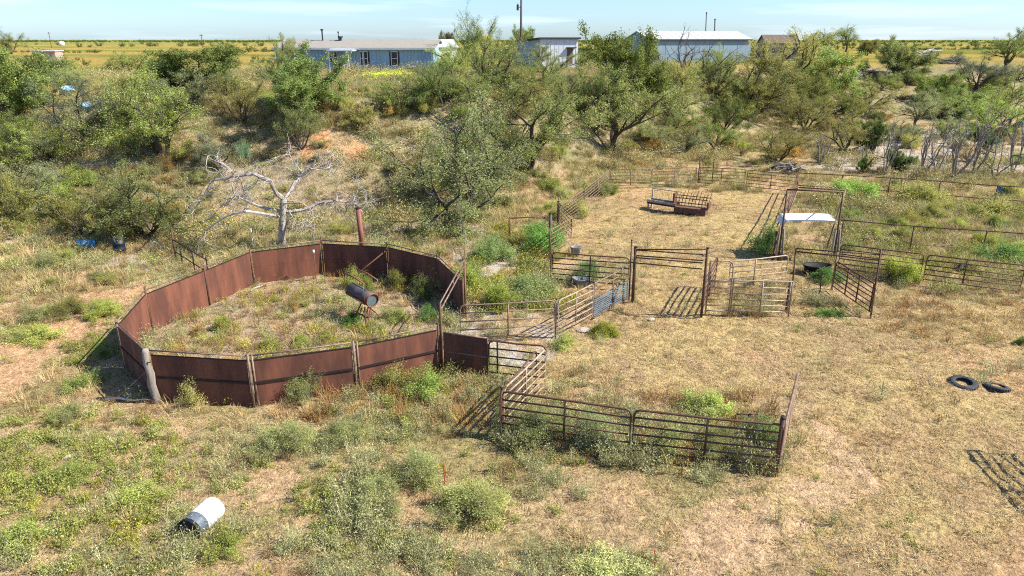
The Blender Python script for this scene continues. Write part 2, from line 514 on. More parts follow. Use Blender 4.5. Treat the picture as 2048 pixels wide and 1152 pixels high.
def grow(mb, lp, p, d, L, r, lv, cfg, rng):
    n = 5 if lv < 2 else 3
    P = [p]; D = d
    for i in range(n):
        D = D + rng.normal(0, cfg['wob'], 3)
        D[2] += cfg['up'][min(lv, len(cfg['up']) - 1)]
        D = D / np.linalg.norm(D)
        P.append(P[-1] + D * L / n)
    P = np.array(P)
    last = lv == cfg['lv']
    rad = r * np.linspace(1, .3 if last else .6, n + 1)
    if r > cfg.get('rmin', .006):
        mb.tube(P, rad, 6 if lv == 0 else (4 if lv == 1 else 3), False)
    if lv >= cfg['leaf_from']:
        for t in rng.uniform(.25, 1, cfg['lpt'] if last else cfg['lpt'] // 2):
            i = min(int(t * n), n - 1); f = t * n - i
            lp.append(P[i] * (1 - f) + P[i + 1] * f)
    if last: return
    for c in range(cfg['nc'][lv]):
        t = rng.uniform(cfg.get('t0', .3), 1) if c else 1.
        i = min(int(t * n), n - 1); f = t * n - i
        q = P[i] * (1 - f) + P[i + 1] * f
        ax = P[i + 1] - P[i]; ax = ax / np.linalg.norm(ax)
        s = rng.normal(size=3); s -= s.dot(ax) * ax; s /= np.linalg.norm(s)
        a = rng.uniform(.3, .95) if c else rng.uniform(.05, .4)
        grow(mb, lp, q, ax * math.cos(a) + s * math.sin(a), L * rng.uniform(*cfg['lr']), r * rng.uniform(.42, .62), lv + 1, cfg, rng)


def plant_mesh(seed, H=5., stems=3, tilt=(15, 45), nc=(4, 4, 3), lv=3, lr=(.5, .78), wob=.16, up=(.1, .05, 0, -.03), r=.11, leaf_from=2, lpt=6, nl=3,
               ls=.09, spread=.16, asp=.4, t0=.3, trunk=.0, rmin=.006):
    """wood MB and leaf MB of one plant about H high with its foot at the origin"""
    rng = np.random.RandomState(seed)
    cfg = dict(wob=wob, up=up, lv=lv, leaf_from=leaf_from, lpt=lpt, nc=nc, lr=lr, t0=t0, rmin=rmin)
    mb = MB(); lp = []
    foot = np.array([0, 0, -.15])
    if trunk:
        top = np.array([rng.normal(0, .1), rng.normal(0, .1), trunk])
        mb.tube([foot, foot * .4 + top * .5, top], [r * 1.7, r * 1.3, r * 1.15], 7, False)
        foot = top
    a0 = rng.uniform(0, 6.28)
    for s in range(stems):
        a = a0 + s * 6.283 / stems + rng.normal(0, .35); t = R(rng.uniform(*tilt))
        d = np.array([math.cos(a) * math.sin(t), math.sin(a) * math.sin(t), math.cos(t)])
        grow(mb, lp, foot.copy(), d, H * .42 * rng.uniform(.8, 1.15), r * rng.uniform(.7, 1.1), 0, cfg, rng)
    lb = MB()
    if lp and nl:
        lp = np.array(lp); P = np.repeat(lp, nl, 0)
        P = P + rng.normal(0, spread, P.shape)
        P = P[P[:, 2] > .05]
        leaves(lb, P, rng, ls, asp, .25)
    return mb, lb


def bounds(*mbs):
    V = np.concatenate(mbs[1].v if mbs[1].v else mbs[0].v)
    lo = np.percentile(V, .6, 0); hi = np.percentile(V, 99.4, 0); hi[2] = V[:, 2].max()
    return max(hi[0] - lo[0], hi[1] - lo[1]), hi[2]


TREE = {}


def tree_proto(key, mat='bark', **kw):
    wb, lb = plant_mesh(**kw)
    W, H = bounds(wb, lb)
    TREE[key] = (wb.mesh(key + "_wood", M[mat]), lb.mesh(key + "_leaves", M['leaf']) if lb.v else None, W, H)


tree_proto('mesq1', t0=.12, leaf_from=1, seed=11, stems=4, tilt=(20, 50), lpt=9, nl=12, ls=.037, asp=.4, spread=.10)
tree_proto('mesq2', t0=.12, leaf_from=1, seed=12, stems=5, tilt=(25, 60), lpt=9, nl=12, ls=.037, asp=.4, spread=.10)
tree_proto('mesq3', t0=.12, leaf_from=1, seed=13, stems=3, tilt=(15, 50), lpt=9, nl=12, ls=.037, asp=.4, spread=.10, trunk=.5)
tree_proto('mesq4', t0=.12, leaf_from=1, seed=14, stems=6, tilt=(30, 70), lpt=9, nl=12, ls=.037, asp=.4, spread=.10, up=(.12, .02, -.03, -.08))
tree_proto('sparse1', t0=.12, leaf_from=1, seed=21, stems=4, tilt=(15, 50), lpt=7, nl=9, ls=.034, asp=.4, spread=.1, nc=(4, 4, 4), r=.1)
tree_proto('sparse2', t0=.12, leaf_from=1, seed=22, stems=5, tilt=(25, 65), lpt=7, nl=9, ls=.034, asp=.4, spread=.1, nc=(4, 4, 4), r=.1)
tree_proto('dense1', seed=31, stems=4, tilt=(10, 45), lpt=11, nl=14, ls=.05, spread=.14, asp=.6, t0=.1, leaf_from=1)
tree_proto('dense2', seed=32, stems=5, tilt=(10, 60), lpt=11, nl=14, ls=.05, spread=.14, asp=.6, t0=.1, leaf_from=1)
tree_proto('dense3', seed=33, stems=5, tilt=(5, 50), lpt=11, nl=14, ls=.05, spread=.14, asp=.6, t0=.1, leaf_from=1, trunk=.3)
tree_proto('tall1', seed=41, stems=4, tilt=(5, 35), lpt=7, nl=7, ls=.06, spread=.2, trunk=1.4, up=(.2, .05, 0, 0))
tree_proto('bare1', mat='twig', seed=51, stems=4, tilt=(10, 45), lpt=0, nl=0, nc=(4, 4, 3), r=.08, leaf_from=9)
tree_proto('bare2', mat='sapling', seed=52, stems=3, tilt=(8, 40), lpt=0, nl=0, nc=(3, 3, 2), r=.085, leaf_from=9, wob=.25)
tree_proto('bare3', mat='sapling', seed=53, stems=4, tilt=(10, 50), lpt=3, nl=2, ls=.06, spread=.1, nc=(3, 2, 2), r=.08, leaf_from=3, wob=.28)


def tree(key, u, v, wpx, hpx, label, tint=(1, 1, 1), name='mesquite_tree', cat='tree', group=None, rz=None, p=None):
    """a tree whose foot is seen at u,v and whose crown measures wpx by hpx photo pixels"""
    wood, lf, W, H = TREE[key]
    p = p or hit(u, v)
    k = pxm(p)
    sx = wpx * 1.12 / k / W; sz = hpx / k / H / max(.55, math.cos(PITCH * .6))
    o = thing(name, label, cat, p, group)
    o.rotation_euler = (0, 0, RNG.uniform(0, 6.28) if rz is None else rz)
    o.scale = (sx, sx, sz)
    t = bpy.data.objects.new('trunk', wood); COL.objects.link(t); t.parent = o
    if lf:
        c = bpy.data.objects.new('crown', lf); COL.objects.link(c); c.parent = o
        c.color = (*tint, 1)
    return o


RNG = np.random.RandomState(5)
DK = (.76, .84, .7); MID = (1, 1, 1); BR = (1.15, 1.2, .95); OL = (1.15, .98, .9); GY = (.85, .88, 1.5); YE = (1.9, 1.5, .8)
SAGE = (1.2, 1.2, 1.5)


# ---------------------------------------------------------------- buildings
M['houseblue'] = surf("blue grey house siding", (.29, .43, .52), .7, 0, .12, 1.2, (1, 1, .3))
M['housewhite'] = surf("white house siding", (.74, .75, .76), .7, 0, .1, 1.2)
M['shingle'] = surf("tan grey roof shingle", (.285, .26, .22), .9, 0, .2, 1.5, (1, 6, 1))
M['fascia'] = surf("white fascia", (.70, .70, .69), .6, 0, .1, 2)
M['skirt'] = surf("dark skirting", (.10, .095, .09), .8, 0, .3, 2)
M['trimblack'] = surf("dark shutter paint", (.035, .035, .04), .6, 0, .2, 3)
M['glass'] = surf("window glass", (.03, .04, .05), .12, 0, .2, 1, spec=.6)
M['tin'] = surf("galvanised tin", (.58, .60, .62), .5, .2, .14, 1.5, (3, 3, .3))
M['blueslat'] = surf('faded blue slat paint', (.13, .175, .205), .8, 0, .3, 6)
M['tub'] = surf('pale blue tub plastic', (.25, .45, .68), .5, 0, .15, 3)
M['tinroof'] = surf("pale metal roof", (.47, .49, .49), .55, .1, .16, .9)
M['tinblue'] = surf("blue grey metal wall", (.24, .32, .38), .6, .05, .16, .7, (3, 3, .2))  # doubles as the shed's side, where the darker tone is painted shade
M['block'] = surf("weathered block", (.40, .31, .24), .95, 0, .25, 1.5)
M['oldroof'] = surf("old brown roof", (.17, .125, .09), .95, 0, .45, 1.2, (1, 4, 1))
M['polewood'] = surf("reddish pole wood", (.17, .085, .06), .95, 0, .3, 3, (1, 1, .1))


def frame_of(p0, p1):
    d = Vector((p1[0] - p0[0], p1[1] - p0[1], 0)); L = d.length; d.normalize()
    return d, Vector((-d.y, d.x, 0)), L


class Wall:
    """a building's local frame: a along the front wall, b into the building, z up"""
    def __init__(s, p0, p1):
        s.o = Vector(p0); s.d, s.n, s.L = frame_of(p0, p1)
        s.ax = (s.d, s.n, Vector((0, 0, 1)))

    def pt(s, a, b, z): return s.o + s.d * a + s.n * b + Vector((0, 0, z))

    def box(s, mb, a0, a1, b0, b1, z0, z1):
        mb.box(s.pt((a0 + a1) / 2, (b0 + b1) / 2, (z0 + z1) / 2), (a1 - a0, b1 - b0, z1 - z0), s.ax)

    def part(s, name, mat, parent, *b):
        m = MB()
        for q in b: s.box(m, *q)
        return m.build(name, mat, parent)

    def poly(s, mb, pts, q=None, t=None): mb.add([tuple(s.pt(*p)) for p in pts], q, t)


def gable(wl_, L, D, z0, zr, over, th, name, mat, parent):
    """two roof slopes meeting at a ridge along a"""
    m = MB()
    for b0, b1 in ((-over, D / 2), (D + over, D / 2)):
        for dz in (0, th):
            pass
        v = [(-over, b0, z0), (L + over, b0, z0), (L + over, b1, zr), (-over, b1, zr)]
        v += [(a, b, z + th) for a, b, z in v]
        wl_.poly(m, v, [(0, 1, 2, 3), (7, 6, 5, 4), (0, 4, 5, 1), (1, 5, 6, 2), (2, 6, 7, 3), (3, 7, 4, 0)])
    return m.build(name, mat, parent)


def gable_walls(wl_, L, D, zb, ze, zr, name, mat, parent):
    m = MB()
    wl_.poly(m, [(0, 0, zb), (L, 0, zb), (L, 0, ze), (0, 0, ze)], [(0, 1, 2, 3)])
    wl_.poly(m, [(0, D, zb), (L, D, zb), (L, D, ze), (0, D, ze)], [(3, 2, 1, 0)])
    for a in (0, L):
        wl_.poly(m, [(a, 0, zb), (a, D, zb), (a, D, ze), (a, D / 2, zr), (a, 0, ze)], [(0, 1, 2, 4)], [(4, 2, 3)])
    return m.build(name, mat, parent)


def window(wl_, a0, a1, z0, z1, parent, frame='fascia', fr=.07, b=0.):
    w_ = wl_.part('window', M[frame], parent, (a0 - fr, a0, b - .06, b + .02, z0 - fr, z1 + fr), (a1, a1 + fr, b - .06, b + .02, z0 - fr, z1 + fr),
                  (a0, a1, b - .06, b + .02, z0 - fr, z0), (a0, a1, b - .06, b + .02, z1, z1 + fr), (a0, a1, b - .05, b, (z0 + z1) / 2 - .03, (z0 + z1) / 2 + .03))
    wl_.part('pane', M['glass'], w_, (a0, a1, b - .03, b - .01, z0, z1))
    return w_


# the long blue mobile home on the bank
pl, pr = hit(556, 151), hit(868, 150)
zb = min(pl.z, pr.z)
pl.z = pr.z = zb
Wl = Wall(pl, pr)
kk = pxm((pl + pr) / 2)
Hs = thing('mobile_home', "long pale blue mobile home with a low tan roof on top of the bank", 'mobile home', pl)
L, D = Wl.L, 7.5
gable_walls(Wl, L, D, .75, 3.15, 4.05, 'wall', M['houseblue'], Hs)
Wl.part('skirting', M['skirt'], Hs, (.05, L - .05, .06, D - .06, -.3, .76))
rf = gable(Wl, L, D, 3.1, 4.05, .3, .12, 'roof', M['shingle'], Hs)
Wl.part('gutter', M['fascia'], rf, (-.32, L + .32, -.44, -.31, 3.0, 3.2))
for fx, h, r in ((.255, 1.2, .09), (.372, .35, .16), (.36, .9, .05)):
    a = fx * L
    m = MB(); m.tube([Wl.pt(a, D * .42, 3.85), Wl.pt(a, D * .42, 4.0 + h)], r, 8)
    m.tube([Wl.pt(a, D * .42, 4.0 + h), Wl.pt(a, D * .42, 4.18 + h)], r * 2, 8)
    m.build('roof_vent', M['trimblack'], rf)


def au(u): return (u - 556) / 312 * L


for u0, u1, z0, z1 in ((725, 728.5, 1.25, 2.75), (732, 738, 1.25, 2.75), (786, 797, 1.25, 2.75), (662, 668, 1.6, 2.7), (672, 678, 1.6, 2.7), (604, 612, 1.5, 2.7)):
    window(Wl, au(u0), au(u1), z0, z1, Hs)
for u0, u1 in ((739.5, 742.5), (782, 785), (798.5, 801.5)):
    Wl.part('shutter', M['trimblack'], Hs, (au(u0), au(u1), -.05, -.004, 1.2, 2.8))
m = MB()
for i in range(46):
    a = (i + .5) / 46 * L
    if not any(au(q0) - .15 < a < au(q1) + .15 for q0, q1 in ((724, 743), (781, 802), (661, 679), (603, 613), (694, 707))): Wl.box(m, a - .02, a + .02, -.022, -.003, .8, 3.1)
m.build('siding_batten', M['houseblue'], Hs)['kind'] = 'stuff'
dr = Wl.part('door', M['housewhite'], Hs, (au(695), au(706), -.05, -.003, .8, 2.85))
Wl.part('window', M['glass'], dr, (au(697.5), au(703.5), -.075, -.052, 1.2, 2.6))
pc = Wl.part('porch_roof', M['fascia'], Hs, (au(668), au(719), -2.0, -.002, 2.86, 2.98))
for u in (672, 706.5, 709.5):
    m = MB(); m.tube([Wl.pt(au(u), -1.85, -.2), Wl.pt(au(u), -1.85, 2.86)], .07, 6); m.build('post', M['fascia'], Hs)
Wl.part('porch_deck', M['skirt'], Hs, (au(684), au(716), -2.0, -.003, .3, .72))
Wl.part('step', M['block'], Hs, (au(690), au(704), -2.5, -2.01, -.1, .35))

# white gabled outbuilding beyond the home's right end
p0 = hit(872, 146); p1 = p0 + Vector((2.6, 1.0, 0)); W2 = Wall(p0, p1)
o = thing('outbuilding', "small white gabled outbuilding half hidden by mesquites beside the mobile home", 'outbuilding', p0)
gable_walls(W2, W2.L, 4., -.5, 3.0, 3.9, 'wall', M['housewhite'], o)
gable(W2, W2.L, 4., 3.0, 3.9, .2, .1, 'roof', M['tinroof'], o)
window(W2, .9, 1.7, 1.2, 2.2, o)

# lean-to roofed shed: white front, shade put into the blue grey side's colour
pn = hit(1080, 141); k = pxm(pn)
pr_ = pn + Vector((80 / k * .96, 1.6, 0))
ps = pn + Vector((-3.6, 4.6, 0))
Ws = Wall(pn, pr_)
o = thing('tin_shed', "tall white tin shed with a dark sloping roof edge beside the utility pole", 'shed', pn)
zl, L = 59 / k, Ws.L
dS = (ps - pn); aS = dS.dot(Ws.d); bS = dS.dot(Ws.n)
m = MB()
Ws.poly(m, [(0, 0, -.6), (L, 0, -.6), (L, 0, zl), (0, 0, zl)], [(0, 1, 2, 3)])
Ws.poly(m, [(L, 0, -.6), (L + aS, bS, -.6), (L + aS, bS, zl * .86), (L, 0, zl)], [(0, 1, 2, 3)])
m.build('front_wall', M['tin'], o)
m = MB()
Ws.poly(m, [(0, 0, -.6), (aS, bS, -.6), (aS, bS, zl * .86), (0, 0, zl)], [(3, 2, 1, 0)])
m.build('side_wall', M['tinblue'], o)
m = MB()
v = [(-.3, -.35, zl + .02), (L + .3, -.35, zl + .02), (L + aS + .3, bS + .3, zl * .86 + .02), (aS - .3, bS + .3, zl * .86 + .02)]
v += [(a, b, z + .22) for a, b, z in v]
Ws.poly(m, v, [(3, 2, 1, 0), (4, 5, 6, 7), (0, 1, 5, 4), (1, 2, 6, 5), (2, 3, 7, 6), (3, 0, 4, 7)])
m.build('roof', M['trimblack'], o)
x0, x1 = 55 / 80 * L, 69 / 80 * L
Ws.part('door', M['oldroof'], o, (x0 + .1, x1, -.04, -.003, 12 / k, 42 / k))
Ws.part('awning', M['trimblack'], o, (x0, x1 + .35, -.5, -.004, 42 / k, 44 / k))
m = MB()
for i in range(9):
    a = L * (i + .5) / 9
    if x0 < a < x1: continue
    Ws.box(m, a - .025, a + .025, -.03, -.002, -.5, zl - .03)
m.build('wall_rib', M['tin'], o)['kind'] = 'stuff'

# long metal building
pl, pr = hit(1297, 124), hit(1497, 124); pl.z = pr.z = min(pl.z, pr.z)
Wm = Wall(pl, pr); k = pxm((pl + pr) / 2)
o = thing('metal_building', "long low metal building with a pale roof and blue grey wall behind the trees", 'metal building', pl)
L, D, ze = Wm.L, 11., 43 / k
zr = ze + 1.55
gable_walls(Wm, L, D, -.6, ze, zr, 'wall', M['tinblue'], o)
rf = gable(Wm, L, D, ze, zr, .25, .1, 'roof', M['tinroof'], o)
Wm.part('eave_trim', M['trimblack'], rf, (-.25, L + .25, -.4, -.27, ze - .2, ze + .08))
m = MB()
for i in range(14):
    f = (i + .5) / 14 * L
    Wm.poly(m, [(f - .04, -.2, ze + .14), (f + .04, -.2, ze + .14), (f + .04, D / 2, zr + .135), (f - .04, D / 2, zr + .135)], [(0, 1, 2, 3)])
m.build('roof_rib', M['tinroof'], rf)['kind'] = 'stuff'
Wm.part('wall_panel', M['tin'], o, (L + .003, L + .06, 0.2, D - .2, -.3, ze))
for i in range(7):
    a = L * (i + .1) / 7
    Wm.part('wall_panel', M['tinblue'], o, (a, a + L / 7 - .12, -.035, -.003, -.3, ze - .25))
# old block house with a brown roof, half hidden
p0 = onray(1530, 106, 175); p1 = onray(1594, 106, 175)
p0.z = p1.z = float(tz(p0.x, p0.y)); Wr = Wall(p0, p1); k = pxm(p0)
o = thing('block_house', "derelict tan block house with a worn brown roof beyond the metal building", 'house', p0)
L, ze = Wr.L, 27 / k
gable_walls(Wr, L, 6, -.5, ze, ze + 1.9, 'wall', M['block'], o)
gable(Wr, L, 6, ze, ze + 1.9, .3, .25, 'roof', M['oldroof'], o)
Wr.part('doorway', M['trimblack'], o, (L * .62, L * .74, -.03, -.002, 0, 2.2))
Wr.part('lintel', M['whitewood'], o, (.3, L - .3, -.08, -.003, ze - .5, ze - .25))
for a in (.2, .45, .82): window(Wr, L * a, L * a + .9, 1.2, 2.4, o, 'whitewood')
Wr.part('chimney', M['block'], o, (L - 1.0, L - .1, 2.2, 3.2, ze, ze + 2.2))

# utility pole with transformer, and tall pipes behind the metal building
p = onray(1042, 118, 112); p = ground(p.x, p.y)
o = thing('utility_pole', "tall reddish wooden utility pole with a small transformer standing left of the shed", 'utility pole', p)
tubeobj('pole', [up(p, -.5), up(p, 5), up(p, 12.5)], [.2, .17, .13], M['polewood'], o, 8)
q = onray(1037, 15, p.y - .05)
m = MB(); m.lathe([(0, 0), (0, .2), (.75, .2), (.85, .08), (.95, .05)], q - Vector((.1, 0, .4)), (0, 0, 1), 10); m.build('transformer', M['skirt'], o)
tubeobj('bracket', [q, Vector((p.x, p.y, q.z))], .04, M['skirt'], o, 5)
for (u0, v0, u1, v1, r, lb) in ((1413, 27, 1411, 70, .11, "taller leaning pipe sticking up behind the metal building roof"), (1430, 40, 1429, 70, .13, "shorter pipe sticking up behind the metal building roof")):
    a = onray(u0, v0, 160); b = onray(u1, v1, 160)
    g = b + (b - a) * ((b.z - float(tz(b.x, b.y))) / (a.z - b.z))
    o = thing('flue_pipe', lb, 'pipe', g, "pipes rising over the metal building")
    tubeobj('pipe', [g, a], r, M['skirt'], o, 7)
    tubeobj('cap', [a, a + Vector((0, 0, .25))], r * 1.5, M['skirt'], o, 7)
for u, vt, y, lb in ((402, 68, 330, "thin lone utility pole far out in the field beyond the dark tree"), (97, 64, 420, "thin distant utility pole on the skyline beside a white tank")):
    t = onray(u, vt, y); g = ground(t.x, t.y)
    o = thing('utility_pole', lb, 'utility pole', g, "poles far out on the plain")
    tubeobj('pole', [g, t], .16, M['polewood'], o, 5)
    tubeobj('crossarm', [t + Vector((-.9, 0, -.6)), t + Vector((.9, 0, -.6))], .09, M['polewood'], o, 4)
t = onray(122, 81, 560); g = ground(t.x, t.y)
o = thing('storage_tank', "small white storage tank on the far horizon", 'tank', g)
m = MB(); m.lathe([(0, 0), (0, 2.0), (2.6, 2.0), (3.4, .3), (3.4, 0)], g, (0, 0, 1), 16); m.build('shell', M['white'], o, True)
m = MB(); m.lathe([(0, .25), (.5, .25), (.5, 0)], g + Vector((0, 0, 3.3)), (0, 0, 1), 8); m.build('hatch', M['skirt'], o)
t = onray(82, 96, 150); g = ground(t.x - 2, t.y)
Wt = Wall(g, g + Vector((4.4, .3, 0)))
o = thing('low_shed', "low shed with a thin white roof far off among the trees on the skyline", 'shed', g)
Wt.part('roof', M['white'], o, (-.2, Wt.L + .2, -.3, 3.2, 2.02, 2.2))
Wt.part('wall', M['block'], o, (0, Wt.L, 0, 3, -.3, 2.0))

# ---------------------------------------------------------------- the round pen
HP = 1.78
PTS = [hit(u, v, HP) for u, v in ((232, 643), (290, 580), (408, 534), (499, 497), (642, 480), (774, 487), (874, 510), (925, 556),
                                 (876, 650), (706, 684), (495, 712), (296, 700))]
pen = thing('round_pen', "twelve sided round pen of rust red sheet steel panels under pipe rails", 'round pen', PTS[0])
for i, p in enumerate(PTS):
    if i == 11: continue
    h = HP + (.12 if i in (1, 3, 4) else .04)
    tubeobj('post', [up(p, -.3), up(p, h)], .042, M['panel' if i in (10, 9, 0) else 'pipe'], pen, 7)
    if i in (9, 10, 8):
        d = (PTS[i - 1] - p).normalized() * .12
        tubeobj('post', [up(p + d, -.3), up(p + d, HP)], .035, M['panel'], pen, 6)
cen = sum(PTS, Vector()) / 12
for i in range(12):
    if i == 7: continue
    a, b = PTS[i], PTS[(i + 1) % 12]
    d = (b - a).normalized(); a2, b2 = a + d * .06, b - d * .06
    inn = (cen - (a + b) / 2); inn.z = 0; inn = inn.normalized() * .0
    tubeobj('rail', [up(a, HP - .02), up((a + b) / 2, HP - .03), up(b, HP - .02)], .026, M['panel'], pen, 6)
    z0, z1, zt = -.25, .80, HP - .2
    m = MB(); m.slab(a2, b2, .84, zt, .012); m.build('sheet', M['sheet'], pen)
    out = (a + b) / 2 - cen; out.z = 0; out = out.normalized() * .026
    m = MB(); m.slab(a2, b2, z0, .835, .012); m.build('sheet', M['sheet'], pen)
    m = MB(); m.slab(a2 + out, b2 + out, .80, .87, .036); m.build('seam_strip', M['seam'], pen)
    m = MB(); m.slab(a2, b2, zt + .002, zt + .03, .04); m.build('rim_strip', M['seam'], pen)
tubeobj('brace', [up(PTS[5], HP - .3), up(PTS[5] + Vector((-1.75, -1.2, 0)), .25)], .03, M['pipe'], pen)
# gate bow over the gap
a, b = PTS[8], PTS[7]
hb = 2.55
for p, q in ((a, 'pipe'), (b, 'redpipe')):
    tubeobj('gate_post', [up(p + Vector((.09, .05, 0)), -.2), up(p + Vector((.09, .05, 0)), hb)], .045, M[q], pen, 7)
bo = [up(a + Vector((.09, .05, 0)), hb), up(b + Vector((.09, .05, 0)), hb)]
dl = Vector((0, 0, .26))
hd = tubeobj('header', bo, .03, M['panel'], pen)
tubeobj('bar', [p - dl for p in bo], .03, M['panel'], hd)
tubeobj('bar', [bo[0].lerp(bo[1], .5), bo[0].lerp(bo[1], .5) - dl], .02, M['panel'], hd)
# weathered wooden post strapped to the corner, and its guy wire
p = PTS[11] + Vector((-.02, -.12, 0))
o = thing('wooden_post', "weathered crooked grey wooden post at the near corner of the round pen", 'post', p)
rg = np.random.RandomState(3)
m = MB(); P = [up(p, z) + Vector((x, 0, 0)) for z, x in ((-.3, .12), (.2, .06), (.6, .0), (1.0, .03), (1.4, -.03), (1.75, 0), (1.86, .01))]
m.tube(P, [.14, .13, .115, .12, .105, .11, .075], 9)
for q in m.v: q += rg.normal(0, .007, q.shape)
m.build('timber', M['postwood'], o, True)
g = at(215, 812, .0); g.z = float(tz(g.x, g.y))
tubeobj('guy_wire', [up(p, 1.15), g], .009, M['panel'], o, 4)
tubeobj('strap', [up(p, 1.42) + Vector((-.13, -.06, 0)), up(p, 1.44) + Vector((.14, -.1, 0))], .018, M['seam'], o, 4)
# small white insulator post seen inside
p = hit(627, 503, 1.5)
o = thing('fence_stake', "thin stake with a white cap against the far sheet of the round pen", 'stake', p)
tubeobj('stake', [p, up(p, 1.45)], .022, M['panel'], o, 5)
tubeobj('cap', [up(p, 1.4), up(p, 1.56)], .05, M['white'], o, 6)
# sheet steel gate swung out to the right of the gap
ga, gb = hit(884, 655, 1.75), hit(970, 712, 1.2)
gb = PTS[8] + (hit(1090, 688, 1.6) - PTS[8]).normalized() * 1.75
ga = PTS[8] + (gb - PTS[8]).normalized() * .2
o = thing('sheet_gate', "dark rust sheet steel gate swung open from the round pen's gap", 'gate', ga)
m = MB(); m.slab(ga, gb, .1, 1.5, .014); m.build('sheet', M['sheet'], o)
for z in (1.52, .82, .12): tubeobj('rail', [up(ga, z), up(gb, z)], .028, M['panel'], o)
for q in (ga, gb): tubeobj('stile', [up(q, .1), up(q, 1.54)], .03, M['pipe'], o)

# ---------------------------------------------------------------- pipe panels
RAILJIT = np.random.RandomState(9)


def panel(p0, p1, label, h=1.55, nr=6, nstay=1, z0=.28, mat='panel', r=.026, name='corral_panel', cat='corral panel', group="portable corral panels", arch=True, zs=None, ends=True, stays=None):
    """a portable pipe panel: rounded outer frame, rails, stays"""
    p0 = Vector(p0); p1 = Vector(p1)
    o = thing(name, label, cat, p0, group)
    d = (p1 - p0); L = Vector((d.x, d.y, 0)).length; dh = d / L
    def at_(a, z): return p0 + dh * a + Vector((0, 0, z))
    c = .16 if arch else .02
    fr = [at_(0, -.15), at_(0, h - c), at_(c * .3, h - c * .3), at_(c, h), at_(L * .5, h - RAILJIT.uniform(0, .03)), at_(L - c, h), at_(L - c * .3, h - c * .3), at_(L, h - c), at_(L, -.15)]
    tubeobj('frame', fr, r * 1.25, M[mat], o)
    for z in (zs if zs is not None else np.linspace(z0, h, nr)[:-1]):
        j = RAILJIT.uniform(-.02, .02, 3)
        tubeobj('rail', [at_(0, z + j[0]), at_(L * .5, z + j[1]), at_(L, z + j[2])], r, M[mat], o)
    for a in (stays if stays is not None else [(i + 1) / (nstay + 1) for i in range(nstay)]):
        tubeobj('stay', [at_(L * a, z0 - .02), at_(L * a, h)], r * 1.25, M[mat], o)
    return o


def pp(a, b, *args, h=1.55, **k): return panel(hit(*a, h), hit(*b, h), *args, h=h, **k)


def post(u, v, h, label, r=.05, mat='pipe', name='pipe_post', base=None, lean=(0, 0)):
    p = base or hit(u, v, h)
    o = thing(name, label, 'post', p, None)
    tubeobj('pipe', [up(p, -.3), up(p, h) + Vector((*lean, 0))], r, M[mat], o, 8)
    tubeobj('cap', [up(p, h) + Vector((*lean, 0)), up(p, h + .04) + Vector((*lean, 0))], r * 1.15, M['seam'], o, 8)
    return o


# near pen
pp((1003, 783), (1263, 820), "rusty pipe panel of the front run with grey weeds grown through it", nr=6, mat='pipe')
pp((1269, 821), (1569, 851), "rusty pipe panel of the front run ending at the corner post", nr=6, mat='pipe')
pp((1571, 846), (1597, 743), "red brown panel seen end on, running back from the front corner post", nr=7, mat='panel', r=.028)
pp((1008, 778), (1091, 699), "sunlit pipe panel running back from the front run to the sheet gate", nr=6, mat='litpanel')
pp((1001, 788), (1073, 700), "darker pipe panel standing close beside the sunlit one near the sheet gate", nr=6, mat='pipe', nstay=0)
panel(gb + Vector((.05, 0, 0)), hit(1092, 690, 1.5), "pipe panel carrying on from the sheet steel gate", h=1.45, nr=5, mat='pipe', stays=[.15])
post(1566, 838, 1.72, "stout rusty corner post at the right end of the front run", .065)
post(1004, 778, 1.6, "rusty post where the front run meets the panels from the round pen", .045)
# between the pen gap and the alley
pp((920, 612), (1110, 602), "pipe panel with five rails reaching right from the round pen gap", h=1.6, nr=5, mat='panel')
pp((1117, 602), (1187, 568), "sunlit pipe panel slanting away beyond a vine near the blue creep gate", h=1.6, nr=6, mat='litpanel')
post(1113, 600, 1.62, "thin post joining the round pen panel to the slanting panel", .03, 'panel')
# creep gate with blue slats
ga, gb2 = hit(1189, 567, 1.6), hit(1263, 528, 1.6)
o = panel(ga, gb2, "rusty creep gate with two rows of thin blue slats", h=1.6, zs=[1.3, .98], mat='panel', name='creep_gate', cat='gate', group=None, arch=False)
dd = gb2 - ga
for s0, s1 in ((.02, .49), (.53, .98)):
    for i in range(9):
        z = .12 + i * .088
        m = MB(); m.slab(ga.lerp(gb2, s0), ga.lerp(gb2, s1), z, z + .032, .02); m.build('slat', M['blueslat'], o)
tubeobj('bar', [up(ga, .95), up(gb2, .95)], .035, M['panel'], o); tubeobj('bar', [up(ga, .06), up(gb2, .06)], .035, M['panel'], o)
pp((1105, 505), (1259, 516), "dark pipe panel with rounded corner across the mouth of the back corral", h=1.6, nr=6, mat='pipe')
